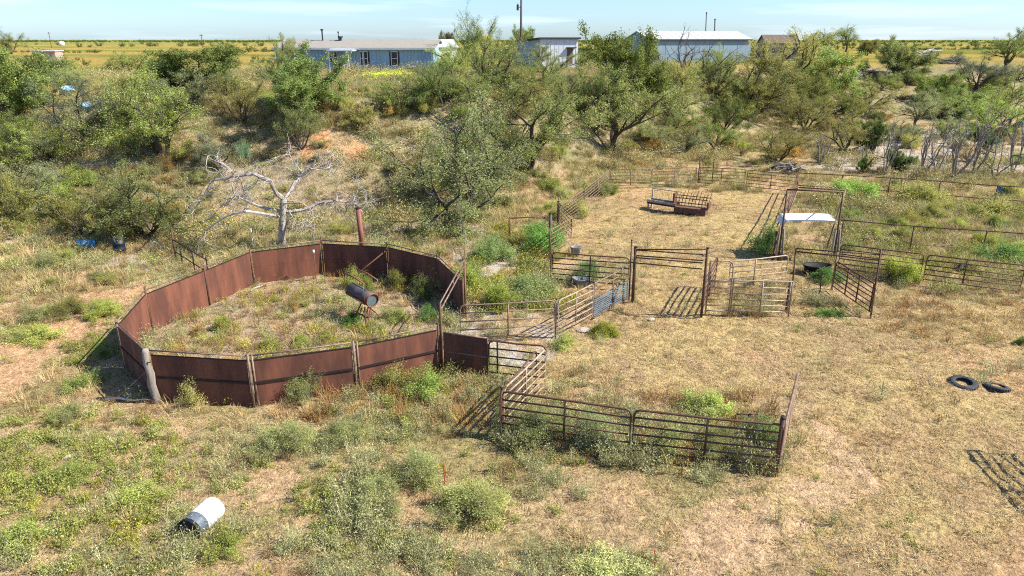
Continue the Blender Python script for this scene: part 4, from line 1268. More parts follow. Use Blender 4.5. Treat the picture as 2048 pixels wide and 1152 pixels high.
sh = lb.build('shoots', M['leaf'], DT); sh['kind'] = 'stuff'; sh.color = (.55, .7, .8, 1)

# ---------------------------------------------------------------- trees and big bushes
TR = [
    ('dense1', 25, 234, 185, 155, DK, "large dark dense tree standing alone at the bank's left end"),
    ('sparse1', 185, 290, 170, 170, GY, "forked grey twiggy mesquite on the bank beside the pale blue tub"),
    ('mesq1', 265, 152, 105, 50, BR, "bright green bush at the field edge between the two dark trees"),
    ('dense2', 392, 184, 185, 98, DK, "dark round tree on the bank's edge left of the mobile home"),
    ('mesq2', 327, 314, 220, 175, BR, "fresh green mesquite with a forked trunk below the dark round tree"),
    ('sparse1', 485, 248, 115, 115, OL, "thin brownish mesquite with bare limbs left of the mobile home"),
    ('dense3', 612, 232, 150, 145, (.7, .8, .7), "dark dense tree hiding the left half of the mobile home"),
    ('mesq1', 572, 152, 90, 84, MID, "airy mesquite rising over the mobile home's left end"),
    ('sparse2', 602, 299, 115, 105, MID, "small crooked dark stemmed mesquite above the red cut bank"),
    ('mesq4', 290, 474, 290, 165, MID, "broad low mesquite between the dead tree and the blue drum"),
    ('mesq2', 165, 478, 180, 105, OL, "low olive mesquite over the blue drum"),
    ('mesq4', 20, 452, 150, 130, OL, "low olive mesquite at the left edge beside the sandy trail"),
    ('mesq1', 85, 335, 170, 95, BR, "bright green low mesquite above the sandy trail"),
    ('mesq2', 800, 226, 130, 75, DK, "dark low mesquite just below the yellow weeds before the mobile home"),
    ('mesq1', 885, 212, 140, 95, (.8, .9, .8), "dark leafy mesquite below the mobile home's right end"),
    ('mesq2', 905, 158, 110, 75, BR, "light green mesquite in front of the white gabled outbuilding"),
    ('mesq1', 985, 178, 160, 112, MID, "wide green mesquite in the gap between mobile home and shed"),
    ('mesq3', 1090, 170, 120, 82, MID, "green mesquite directly below the white tin shed"),
    ('mesq4', 1035, 222, 170, 90, OL, "spreading mesquite on the bank below the utility pole"),
    ('mesq4', 930, 434, 350, 250, (.95, .95, 1.15), "large sprawling grey green mesquite at the foot of the bank behind the alley"),
    ('mesq2', 1060, 335, 250, 180, (.95, .98, .95), "dark limbed mesquite right of the large sprawling one"),
    ('mesq3', 1228, 304, 215, 170, MID, "big green mesquite with leaning dark trunk above the back corral"),
    ('dense1', 1245, 222, 150, 168, (.75, .8, .6), "tall dark tree with yellowing top right of the shed"),
    ('mesq1', 1185, 262, 120, 140, DK, "dark shaded mesquite pressed against the big green one"),
    ('bare1', 1372, 186, 150, 130, MID, "bare grey dead mesquite in front of the metal building"),
    ('mesq1', 1428, 192, 95, 92, BR, "yellow green mesquite right of the bare grey dead one"),
    ('mesq4', 1490, 228, 190, 140, OL, "olive mesquite with arching bare trunks below the metal building"),
    ('mesq2', 1550, 182, 170, 122, OL, "olive mesquite hiding the derelict block house's left side"),
    ('dense2', 1640, 206, 125, 112, (.92, 1.05, .8), "leafy green tree right of the olive mesquites"),
    ('mesq3', 1612, 118, 55, 48, BR, "small bright green tree right beside the derelict block house"),
    ('dense3', 1787, 160, 100, 86, MID, "round green tree standing over the dark brush pile"),
    ('tall1', 1638, 110, 52, 54, DK, "dark tree on the skyline behind the bleached forked snag"),
    ('tall1', 1692, 104, 46, 58, DK, "upright dark tree standing tallest on the skyline right of the snag"),
    ('dense2', 1734, 112, 38, 34, OL, "small dull bush tree on the skyline right of the upright one"),
    ('mesq3', 2012, 140, 110, 84, DK, "dark tree standing against the skyline at the right edge"),
    ('dense2', 1862, 204, 85, 62, (.95, 1.05, .8), "round green bush halfway down the draw on the right"),
    ('dense2', 1918, 238, 95, 64, (.92, 1.05, .8), "round green bush lower down the draw beside the bright one"),
    ('mesq2', 2010, 276, 150, 80, (1.15, 1.35, .85), "bright green bush patch at the right edge above the orange bank"),
    ('mesq4', 1735, 216, 120, 62, OL, "olive bush below the dark brush pile"),
    ('sparse2', 1950, 178, 130, 72, GY, "grey thin mesquite in the draw below the skyline tree"),
    ('mesq1', 1445, 266, 95, 78, DK, "dark green small mesquite between arching trunks and back corral"),
    ('sparse1', 1556, 326, 130, 92, OL, "thin small mesquite standing behind the corral's brush pile"),
    ('sparse2', 1690, 300, 150, 82, OL, "thin brownish mesquite scrub above the far pipe fence"),
    ('mesq2', 1330, 206, 130, 84, OL, "olive mesquite under the bare grey dead tree"),
    ('mesq1', 1120, 232, 130, 100, MID, "green mesquite between the shed and the tall dark tree"),
    ('sparse1', 950, 150, 105, 142, (.62, .72, .62), "tall open limbed tree rising high above the mobile home's right end"),
    ('dense3', 968, 116, 52, 54, YE, "yellowing round tree touching the tall open limbed one"),
    ('dense1', 1046, 116, 46, 64, DK, "dark round tree right behind the utility pole"),
    ('dense1', 893, 116, 32, 56, (.7, .6, .6), "small dark tree peeking over the mobile home's right roof end"),
    ('sparse1', 22, 108, 70, 52, MID, "airy tree on the skyline at the far left"),
    ('mesq2', 1350, 262, 120, 90, MID, "green mesquite to the right of the leaning dark trunk"),
    ('mesq2', 720, 260, 90, 60, OL, "small olive mesquite on the bare bank above the red cut"),
    ('mesq4', 440, 330, 120, 80, GY, "grey green mesquite on the bank above the dead tree"),
    ('mesq1', 1610, 262, 120, 80, OL, "olive mesquite in the middle of the brushy bank right of the corral"),
    ('mesq3', 1830, 255, 110, 75, SAGE, "pale sage coloured bush at the head of the grey wash"),
]
for key, u, v, wp, hp, tint, lb in TR:
    tree(key, u, v, wp, hp, lb, tint, 'mesquite_tree' if key[0] in 'ms' else ('dead_tree' if key[0] == 'b' else 'broadleaf_tree'))
for u, v, wp, hp, lb in ((1745, 308, 55, 80, "dark ivy draped stump tree left of the dead saplings"), (1783, 345, 50, 56, "low dark evergreen bush under the dead saplings"), (1725, 345, 26, 38, "small dark clump beside the far pipe fence's second post"),
                         (1958, 300, 55, 50, "dark evergreen clump among the dead saplings")):
    tree('dense3', u, v, wp, hp, lb, (.4, .55, .45), 'evergreen_bush', 'bush')
for u, v, wp, hp, lb in ((1637, 108, 42, 38, "bleached white forked snag on the skyline"),):
    q = hit(u, v); wd, _, W_, H_ = TREE['bare2']; o = tree('bare2', u, v, wp, hp, lb, name='dead_snag')
    t = o.children[0]; t.data = t.data.copy(); t.data.materials[0] = M['whitewood']


def branch_heap(u, v, wpx, hpx, n, mats, label, name='brush_pile', seed=1, r=.05):
    q = hit(u, v); k_ = pxm(q); W_, H_ = wpx / k_, hpx / k_; rg_ = np.random.RandomState(seed)
    o = thing(name, label, 'brush pile', q)
    for i in range(n):
        L_ = rg_.uniform(.35, .8) * W_; a = rg_.uniform(0, 6.28); e = rg_.uniform(-.15, .45)
        c = np.array([rg_.normal(0, W_ * .2), rg_.normal(0, W_ * .15), H_ * rg_.uniform(.05, .6)])
        d = np.array([math.cos(a), math.sin(a) * .7, e]) * L_ / 2
        P_ = [np.array(q) + c - d, np.array(q) + c + rg_.normal(0, .1, 3), np.array(q) + c + d]
        m_ = MB(); m_.tube(P_, [r * rg_.uniform(.7, 1.6), r, r * .4], 5)
        if i % 2 == 0:
            grow(m_, [], P_[1], d / np.linalg.norm(d), L_ * .4, r * .5, 0, tw, rg_)
        m_.build('branch', M[mats[i % len(mats)]], o)
    return o


branch_heap(1572, 346, 66, 30, 26, ('greybark', 'darkwood', 'bark'), "heap of cut branches and roots behind the corral's far right corner", seed=2, r=.07)
branch_heap(1750, 158, 62, 26, 30, ('darkwood', 'bark', 'greybark'), "dark brush pile under the round green tree on the right", seed=3, r=.1)
branch_heap(1850, 122, 46, 34, 22, ('whitewood', 'greybark'), "bleached fallen tree heap out in the field on the right", seed=4, r=.13)
branch_heap(1905, 128, 60, 18, 22, ('greybark', 'twig'), "low grey brush pile in the field right of the bleached heap", seed=5, r=.09)
branch_heap(1655, 112, 50, 12, 16, ('whitewood', 'greybark'), "bleached deadfall lying at the forked snag's foot", seed=6, r=.1)
branch_heap(1335, 312, 60, 16, 14, ('greybark', 'twig'), "grey deadfall on the slope right of the leaning dark trunk", seed=7, r=.05)
branch_heap(1510, 222, 70, 30, 20, ('greybark', 'twig', 'bark'), "grey deadfall tangle beneath the arching trunks", seed=8, r=.07)

# ---------------------------------------------------------------- shrubs
SH = {}


def shrub_proto(key, wood='twig', **kw):
    wb, lb = plant_mesh(**kw)
    W_, H_ = bounds(wb, lb) if lb.v else bounds(wb, wb)
    c = MB(); nw = 0
    for b in (lb, wb):
        for V in b.v: pass
    me_parts = []
    offv = 0
    for b in (lb, wb):
        if not b.v: continue
        V = np.concatenate(b.v)
        c.add(V, np.concatenate(b.q) if b.q else None, np.concatenate(b.t) if b.t else None)
        if b is lb: nw = sum(len(x) for x in b.q)
    me = c.mesh(key, M['leaf']); me.materials.append(M[wood])
    mi = np.ones(len(me.polygons), np.int32); mi[:nw] = 0
    me.polygons.foreach_set("material_index", mi); me.update()
    SH[key] = (me, W_, H_)


B = dict(H=1.2, lv=2, nc=(5, 4), r=.018, leaf_from=1, rmin=.004)
shrub_proto('round', seed=61, stems=10, tilt=(10, 72), nl=11, lpt=8, ls=.021, spread=.075, **B)
shrub_proto('fine', seed=62, stems=13, tilt=(5, 62), nl=9, lpt=8, ls=.02, spread=.05, asp=.25, **B)
shrub_proto('open', seed=63, stems=8, tilt=(10, 62), nl=6, lpt=7, ls=.02, spread=.06, **B)
shrub_proto('leafy', seed=64, stems=11, tilt=(15, 78), nl=10, lpt=8, ls=.024, spread=.085, asp=.55, **B)
shrub_proto('twiggy', seed=65, stems=11, tilt=(10, 65), nl=2, lpt=7, ls=.018, spread=.05, **B)
shrub_proto('tallweed', seed=66, stems=12, tilt=(2, 28), nl=9, lpt=7, ls=.02, spread=.05, asp=.3, **B)


def shrub(key, p, Wm, Hm, tint, label, group=None, name='shrub', cat='shrub'):
    me, W_, H_ = SH[key]
    o = bpy.data.objects.new(name, me); COL.objects.link(o)
    o.location = (p[0], p[1], p[2] - .02); o.rotation_euler = (0, 0, RNG.uniform(0, 6.28))
    o.scale = (Wm / W_, Wm / W_, Hm / H_); o.color = (*tint, 1)
    return tag(o, label, cat, group)


def shrub_px(key, u, v, wp, hp, tint, label, **k):
    p = hit(u, v); q = pxm(p); return shrub(key, p, wp / q, hp / q / .9, tint, label, **k)


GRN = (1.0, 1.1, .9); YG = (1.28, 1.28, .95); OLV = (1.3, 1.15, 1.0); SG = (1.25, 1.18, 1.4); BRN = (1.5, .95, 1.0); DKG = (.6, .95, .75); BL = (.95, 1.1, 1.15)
HAND = [
    ('open', 703, 572, 60, 44, YG, "bright yellow green bush behind the barrel stand in the round pen"),
    ('open', 787, 642, 70, 30, (1.2, 1.3, .9), "low bright green bush right of the barrel stand"),
    ('leafy', 708, 650, 44, 34, DKG, "dark weeds added as the shadow under the barrel stand"),  # dark tint stands in for the stand's shadow on the pen floor
    ('open', 742, 662, 62, 26, OLV, "low olive weeds before the barrel stand's legs"),
    ('open', 845, 600, 44, 60, GRN, "tall green weed in the round pen's shaded right side"),
    ('tallweed', 792, 578, 42, 44, OLV, "tall straw topped weed clump against the round pen's shaded far sheet"),
    ('tallweed', 735, 590, 36, 44, YG, "yellow weed clump just behind the barrel stand's hoops"),
    ('open', 858, 640, 46, 40, DKG, "dark green bush at the round pen's gap"),
    ('open', 165, 772, 85, 36, GRN, "deep green creeping bush at the shaded outside of the round pen"),
    ('open', 205, 712, 46, 40, GRN, "dark green vine clump in the round pen's shadow"),
    ('tallweed', 455, 800, 36, 72, BRN, "tall brown feathery weed against the near left sheet"),
    ('open', 392, 806, 70, 62, (1.6, 1.35, 1.4), "pale spindly weed against the near left sheet"),
    ('fine', 615, 800, 70, 70, SG, "grey green weed clump before the seamed front sheet"),
    ('fine', 575, 905, 120, 70, SG, "large grey green sagebrush in front of the round pen's corner post"),
    ('fine', 690, 880, 100, 52, SG, "second grey green sagebrush right of the large one in front of the pen"),
    ('open', 795, 775, 90, 62, OLV, "olive weed clump leaning on the front right sheet"),
    ('open', 850, 790, 100, 66, (1.1, 1.3, .9), "dark leafy weeds before the swung sheet steel gate"),
    ('open', 925, 740, 90, 66, SG, "pale grey weeds growing up the swung sheet steel gate"),
    ('open', 1125, 692, 66, 30, YG, "bright green low bush at the junction of the pipe panels"),
    ('leafy', 1212, 668, 58, 30, (1.6, 1.5, .8), "yellow green low weed on bare soil below the creep gate"),
    ('round', 1085, 500, 95, 62, (.75, 1.15, .8), "dark green round bush at the corner left of the corral mouth"),
    ('open', 1065, 600, 130, 62, BL, "blue green bush between the two alley panels"),
    ('round', 985, 520, 80, 55, BL, "blue green bush beside the grey wash behind the pen"),
    ('tallweed', 935, 585, 100, 70, (1.2, 1.25, .95), "tall yellow green weeds right of the round pen's gap"),
    ('tallweed', 1000, 620, 90, 60, (1.35, 1.4, .85), "yellow weeds behind the five railed panel"),
    ('fine', 1178, 560, 60, 42, (.5, .7, .8), "dark grey spiky yucca beside the grey feed tub"),
    ('open', 1525, 505, 75, 72, (.8, 1.1, .8), "dark green bush left of the white roofed gateway"),
    ('leafy', 1655, 560, 60, 30, DKG, "dark weeds round the black stock tank"),
    ('open', 1660, 630, 60, 18, (.8, 1.3, .8), "low green weed under the swung alley gate"),
    ('round', 1800, 560, 80, 55, (1.5, 1.5, .9), "yellow green bush behind the right run of panels"),
    ('open', 1842, 405, 110, 46, OLV, "green bush crossing the far pipe fence's low rail"),
    ('round', 1700, 400, 100, 48, (1.0, 1.3, .85), "green brush right of the white roofed gateway's top"),
    ('open', 1975, 430, 120, 44, OLV, "green brush under the blue drum"),
    ('open', 2010, 525, 120, 44, (.8, 1.2, .9), "dark green brush behind the right edge panel"),
    ('leafy', 2044, 690, 26, 22, GRN, "small bright green weed at the straw yard's right edge"),
    ('open', 1015, 850, 55, 85, SG, "pale grey bush at the corner of the front run"),
    ('fine', 1080, 880, 120, 85, SG, "grey green weeds filling the front run's first panel"),
    ('fine', 1180, 890, 110, 80, (1.3, 1.3, 1.7), "grey weeds under the front run's first stay"),
    ('open', 1330, 900, 110, 85, SG, "pale grey weeds right of the front run's middle post"),
    ('fine', 1440, 905, 100, 60, (1.4, 1.3, 1.5), "grey weeds under the front run's right panel"),
    ('fine', 1525, 890, 80, 70, (1.3, 1.4, 1.5), "grey green weeds in the front run's right corner"),
    ('open', 1410, 830, 110, 60, (1.5, 1.6, 1.3), "pale green weeds inside the near pen"),
    ('fine', 835, 962, 110, 70, SG, "grey sagebrush just left of the red marker stake"),
    ('fine', 945, 1030, 150, 72, (1.6, 1.5, 1.6), "broad straw grey brush below the marker stake"),
    ('fine', 760, 1012, 120, 66, SG, "grey sagebrush left below the marker stake"),
    ('open', 452, 1098, 90, 46, YG, "yellow green weeds hiding the plastic drum's lower side"),
    ('open', 1225, 1145, 170, 48, (1.8, 1.7, 2.0), "pale dry brush at the front edge beside the thin red stake"),
    ('open', 290, 1000, 130, 40, YG, "yellow green weed patch above left of the plastic drum"),
    ('open', 30, 1090, 130, 50, (1.2, 1.3, .9), "bright green weed patch at the front left corner"),
    ('open', 130, 960, 110, 30, GRN, "green weeds on the front left slope"),
    ('fine', 140, 840, 60, 40, SG, "small grey sage clump left of the round pen's shadow"),
    ('open', 65, 680, 110, 30, YG, "yellow green mat of weeds beside the sandy path"),
    ('fine', 490, 320, 26, 40, (1.0, 1.5, 2.4), "pale blue green yucca on the bank above the dead tree"),
    ('round', 905, 152, 70, 44, GRN, "green bush at the foot of the white gabled outbuilding"),
    ('leafy', 775, 158, 120, 18, (2.6, 2.6, .7), "bright yellow weeds along the mobile home's front"),
]
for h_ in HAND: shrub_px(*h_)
ZONES = [  # photo region, count, size range in metres, kinds, colours, group
    ((0, 230, 260, 470), 22, (1.2, 2.6), ('round', 'open', 'leafy'), 'gosy', "brush round the sandy trail"),
    ((230, 300, 560, 480), 16, (1.0, 2.2), ('open', 'twiggy', 'fine'), 'osb', "brush round the dead tree"),
    ((560, 190, 880, 430), 28, (.8, 1.9), ('open', 'twiggy', 'fine', 'round'), 'obso', "brush round the red cut"),
    ((860, 300, 1230, 450), 22, (.9, 2.0), ('round', 'open', 'fine'), 'oys', "brush left of the back corral"),
    ((1230, 215, 1620, 335), 36, (1.0, 2.4), ('round', 'open', 'twiggy', 'leafy'), 'ogbsy', "brush beyond the back corral"),
    ((1620, 190, 2048, 330), 34, (1.2, 3.0), ('round', 'open', 'twiggy', 'leafy'), 'osbg', "scrub in the draw"),
    ((1700, 365, 2048, 520), 22, (.9, 1.9), ('round', 'tallweed', 'leafy'), 'ygo', "bushes between the pipe fences"),
    ((0, 470, 230, 660), 14, (.7, 1.6), ('fine', 'open', 'round'), 'oys', "shrubs left of the round pen"),
    ((640, 420, 1000, 480), 12, (.8, 1.5), ('fine', 'open', 'round'), 'so', "brush behind the round pen"),
    ((0, 128, 560, 215), 16, (1.6, 3.2), ('round', 'leafy', 'open'), 'ogo', "brush along the bank's top"),
    ((640, 165, 1150, 235), 16, (1.2, 2.4), ('round', 'open'), 'ogy', "brush below the mobile home"),
    ((1500, 120, 2048, 190), 22, (1.6, 3.2), ('round', 'open', 'leafy'), 'oso', "brush at the field edge"),
    ((1860, 145, 2048, 235), 14, (1.4, 3.0), ('round', 'open', 'leafy'), 'ogs', "brush on the draw's right shoulder"),
    ((330, 600, 860, 700), 9, (.6, 1.0), ('leafy', 'open', 'tallweed'), 'yob', "weeds inside the round pen"),
]
TINT = {'o': (OLV, "olive"), 'g': (GRN, "green"), 's': (SG, "grey green"), 'y': (YG, "yellow green"), 'b': (BRN, "brownish")}
FORM = {'round': "rounded shrub", 'open': "open twigged shrub", 'leafy': "leafy bush", 'twiggy': "bare twiggy shrub", 'fine': "feathery shrub", 'tallweed': "upright weedy bush"}
MARKS = [(30, 170, "the large dark tree at the bank's left end"), (185, 250, "the forked grey mesquite"), (100, 340, "the sandy trail"), (195, 487, "the blue drum"), (300, 400, "the broad low mesquite"),
         (565, 430, "the dead tree"), (380, 500, "the broken pipe railing"), (620, 290, "the small crooked mesquite"), (710, 275, "the bare red cut"), (625, 160, "the dark tree before the mobile home"),
         (790, 125, "the mobile home"), (392, 130, "the dark round tree"), (327, 220, "the fresh green mesquite"), (490, 300, "the blue green yucca"), (724, 460, "the fat steel pipe"), (920, 330, "the large sprawling mesquite"),
         (1060, 260, "the dark limbed mesquite"), (1228, 240, "the big green mesquite"), (1120, 110, "the white tin shed"), (1118, 430, "the back corral's corner post"), (1180, 380, "the slanting corral panels"),
         (1050, 455, "the single rail fence"), (1395, 345, "the arched corral post"), (1270, 350, "the pale far corral panels"), (1572, 335, "the heap of cut branches"), (1372, 120, "the bare grey dead tree"),
         (1490, 180, "the arching olive mesquite"), (1640, 150, "the leafy green tree"), (1787, 115, "the round green tree"), (1750, 152, "the dark brush pile"), (1850, 110, "the bleached fallen heap"), (1865, 170, "the upper round bush in the draw"),
         (1918, 205, "the lower round bush in the draw"), (2010, 235, "the bright green bush patch"), (2012, 95, "the dark skyline tree"), (1745, 270, "the ivy draped stump tree"), (1880, 275, "the grey wash"), (1690, 260, "the thin brownish scrub"),
         (1630, 410, "the white roofed gateway"), (1998, 380, "the blue drum by the far fence"), (1830, 450, "the near pipe fence"), (1830, 360, "the far pipe fence"), (1930, 415, "the leaning dark tyre"), (1820, 495, "the steel pipes in the weeds"),
         (265, 650, "the round pen's left corner"), (140, 560, "the open weedy ground"), (735, 610, "the barrel stand"), (500, 690, "the pen's front corner post"), (870, 630, "the pen gate gap"), (1445, 225, "the dark green small mesquite"),
         (1556, 280, "the thin small mesquite"), (1335, 300, "the grey deadfall"), (905, 120, "the white gabled outbuilding"), (1610, 220, "the mid slope olive mesquite"), (930, 470, "the pale wash behind the pen")]
USED = {}


def relation(u, v):
    r_ = sorted(MARKS, key=lambda m_: ((m_[0] - u) ** 2 + 3 * (m_[1] - v) ** 2))
    out = []
    for mu, mv, ph in r_[:4]:
        dx, dy = u - mu, (v - mv) * 1.7
        far_ = math.hypot(dx, dy)
        w_ = ("right of " if dx > 0 else "left of ") if abs(dx) > abs(dy) else ("in front of " if dy > 0 else "up behind ")
        out.append(("close " if far_ < 40 and w_ != "up behind " else "") + w_ + ph)
    return out


def own_label(size, colour, form, u, v):
    rel = relation(u, v)
    for r_ in rel:
        t_ = f"{size} {colour} {form} {r_}"
        if len(t_.split()) <= 16 and t_ not in USED: USED[t_] = 1; return t_
    a_, b_ = rel[0], rel[1]
    for extra in ("thin ", "dense ", "ragged "):
        t_ = f"{size} {extra}{colour} {form} {a_}"
        if t_ not in USED: USED[t_] = 1; return t_
    return f"{size} {colour} {form} {a_}"


for key, u, v, wp, hp in (('bare2', 1640, 330, 60, 95), ('bare3', 1725, 343, 60, 85), ('bare2', 1768, 350, 75, 120), ('bare3', 1803, 345, 80, 105), ('bare2', 1842, 356, 95, 140),
                          ('bare3', 1872, 345, 80, 120), ('bare2', 1908, 362, 115, 160), ('bare2', 1946, 352, 95, 165), ('bare3', 1986, 360, 95, 150), ('bare2', 2024, 352, 85, 160), ('bare3', 1890, 328, 70, 110)):
    tree(key, u, v, wp, hp, own_label("leafless", "grey", "dead sapling", u, v), GY, 'dead_sapling', group="dead saplings in the wash")
TZ = [((0, 150, 560, 300), 7, (90, 170), ('mesq1', 'mesq2', 'mesq4', 'sparse1')), ((840, 150, 1160, 240), 7, (80, 140), ('mesq1', 'mesq2', 'mesq4')), ((1240, 165, 1700, 262), 11, (90, 170), ('mesq1', 'mesq2', 'mesq4', 'sparse2')),
      ((1700, 160, 2048, 290), 12, (70, 130), ('mesq2', 'mesq4', 'sparse2')), ((1120, 260, 1450, 310), 4, (80, 130), ('mesq4', 'sparse2')), ((0, 330, 150, 450), 4, (110, 160), ('mesq4', 'sparse1'))]
TT = [((1.1, 1.05, .9), "olive"), ((1.08, 1.15, .95), "green"), ((.85, .95, .9), "dark green"), ((1.1, 1.1, 1.5), "greyish")]
for (u0, v0, u1, v1), cnt, (s0, s1), keys in TZ:
    for _ in range(cnt):
        u, v = RNG.uniform(u0, u1), RNG.uniform(v0, v1); wp = RNG.uniform(s0, s1) * (.6 + .4 * (v - 100) / 200); t_, cw_ = TT[RNG.randint(4)]
        key = keys[RNG.randint(len(keys))]
        tree(key, u, v, wp, wp * RNG.uniform(.5, .72), own_label("spreading", cw_, "twiggy mesquite" if key[0] == 's' else "mesquite", u, v), t_, group="mesquites scattered over the bank")


for (u0, v0, u1, v1), cnt, (s0, s1), keys, tints, grp in ZONES:
    k_ = 0
    while k_ < cnt:
        u, v = RNG.uniform(u0, u1), RNG.uniform(v0, v1)
        p = hit(u, v)
        if poly_mask(np.array([p.x]), np.array([p.y]), RED, 1., None)[0] and RNG.rand() < .85: k_ += .5; continue
        W_ = RNG.uniform(s0, s1); tc_, cw_ = TINT[tints[RNG.randint(len(tints))]]; t_ = np.array(tc_) * RNG.uniform(.85, 1.15)
        key = keys[RNG.randint(len(keys))]
        f_ = (W_ - s0) / (s1 - s0)
        shrub(key, p, W_, W_ * RNG.uniform(.5, .85), tuple(t_), own_label("small" if f_ < .33 else "middling" if f_ < .66 else "large", cw_, FORM[key], u, v), grp)
        k_ += 1


# ---------------------------------------------------------------- ground cover (uncountable: geometry-node instances)
def ribbon(mb, P, w, side):
    P = np.array(P); side = np.array(side); n = len(P)
    V = []
    for i, q in enumerate(P):
        ww = w * (1 - .85 * i / (n - 1)); V += [q - side * ww, q + side * ww]
    mb.add(V, [(2 * i, 2 * i + 1, 2 * i + 3, 2 * i + 2) for i in range(n - 1)])


def tuft(seed, n, R0, h, w, lean, droop=.3):
    rg_ = np.random.RandomState(seed); mb = MB()
    for i in range(n):
        a = rg_.uniform(0, 6.28); r_ = R0 * math.sqrt(rg_.rand()); b = np.array([r_ * math.cos(a), r_ * math.sin(a), -.02])
        a2 = a + rg_.normal(0, .7); l_ = abs(rg_.normal(lean, lean * .5)); hh = h * rg_.uniform(.5, 1.2)
        d = np.array([math.cos(a2) * l_, math.sin(a2) * l_, 1.]); d /= np.linalg.norm(d)
        p1 = b + d * hh * .55; d2 = d + np.array([math.cos(a2) * droop, math.sin(a2) * droop, -droop]); d2 /= np.linalg.norm(d2)
        ribbon(mb, [b, p1, p1 + d2 * hh * .5], w, (-math.sin(a2), math.cos(a2), 0))
    return mb


def forb(seed, ns, h, R0, nl, ls, asp=.45, lean=.5, stemw=.006, tip=0.):
    rg_ = np.random.RandomState(seed); mb = MB(); L_ = []
    for i in range(ns):
        a = rg_.uniform(0, 6.28); r_ = R0 * .35 * math.sqrt(rg_.rand()); b = np.array([r_ * math.cos(a), r_ * math.sin(a), -.02])
        l_ = rg_.uniform(0, lean * 2); hh = h * rg_.uniform(.55, 1.15)
        d = np.array([math.cos(a) * l_, math.sin(a) * l_, 1.]); d /= np.linalg.norm(d); e = b + d * hh
        mid = b + d * hh * .5 + rg_.normal(0, .03, 3)
        ribbon(mb, [b, mid, e], stemw, (-math.sin(a), math.cos(a), 0))
        for t in rg_.uniform(.15 if not tip else .6, 1.05, nl): L_.append(b + (e - b) * t + rg_.normal(0, R0 * .12, 3))
    leaves(mb, np.array(L_), rg_, ls, asp, .2)
    return mb


def litter(seed, n, R0, L0, w):
    rg_ = np.random.RandomState(seed); mb = MB()
    for i in range(n):
        c = np.array([rg_.uniform(-R0, R0), rg_.uniform(-R0, R0), rg_.uniform(.005, .06)]); a = rg_.uniform(0, 6.28); l_ = L0 * rg_.uniform(.4, 1.2)
        d = np.array([math.cos(a), math.sin(a), rg_.normal(0, .18)]) * l_ / 2
        ribbon(mb, [c - d, c + np.array([0, 0, rg_.uniform(0, .03)]), c + d], w, (-math.sin(a), math.cos(a), rg_.normal(0, .4)))
    return mb


LM = {k_: leaf("stems " + k_, c, c2, trans=.2, vary=.4) for k_, c, c2 in (
    ('straw', (.49, .38, .185), (.40, .285, .13)), ('palestraw', (.53, .43, .24), (.43, .33, .17)), ('green', (.26, .30, .075), (.33, .32, .09)), ('grey', (.42, .405, .20), (.31, .31, .14)),
    ('brown', (.20, .125, .06), (.28, .19, .085)), ('olive', (.33, .305, .125), (.42, .35, .16)), ('yellow', (.36, .32, .045), (.30, .30, .05)), ('darkgreen', (.085, .125, .035), (.11, .135, .04)),
    ('rust', (.28, .14, .05), (.36, .22, .08)))}


def protos(name, mat, mbs): return [bpy.data.objects.new(f"{name}_source", b.mesh(name + "_source", LM[mat])) for b in mbs]


PR = {
    'straw': protos('straw', 'straw', [tuft(s, 34, .16, .17, .006, .9, .8) for s in (1, 2, 3)]),
    'litter': protos('litter', 'palestraw', [litter(s, 60, .5, .17, .0055) for s in (4, 5, 6)]),
    'bunch': protos('bunch', 'straw', [tuft(s, 46, .22, .42, .007, .55, .5) for s in (7, 8)]),
    'olivegrass': protos('olivegrass', 'olive', [tuft(s, 46, .28, .5, .009, .5, .5) for s in (9, 10)]),
    'green': protos('green', 'green', [forb(s, 16, .34, .3, 15, .026) for s in (11, 12, 13)]),
    'grey': protos('grey', 'grey', [forb(s, 24, .42, .34, 13, .022, .25, .45) for s in (14, 15, 16)]),
    'brown': protos('brown', 'brown', [forb(s, 18, .38, .3, 9, .018, .3, .4) for s in (17, 18)]),
    'yellow': protos('yellow', 'yellow', [forb(s, 16, .38, .3, 12, .022, .5, .4, tip=1) for s in (19, 20)]),
    'rust': protos('rust', 'rust', [tuft(s, 30, .2, .4, .008, .35, .3) for s in (21, 22)]),
    'brush': protos('brush', 'olive', [forb(s, 30, .85, .8, 22, .04, .45, .55) for s in (31, 32, 33)]),
    'flat': protos('flat', 'green', [forb(s, 12, .14, .3, 12, .02, .5, 1.1) for s in (34, 35)]),
    'dark': protos('dark', 'darkgreen', [forb(s, 22, .7, .7, 16, .06, .5, .6) for s in (23, 24)]),
}


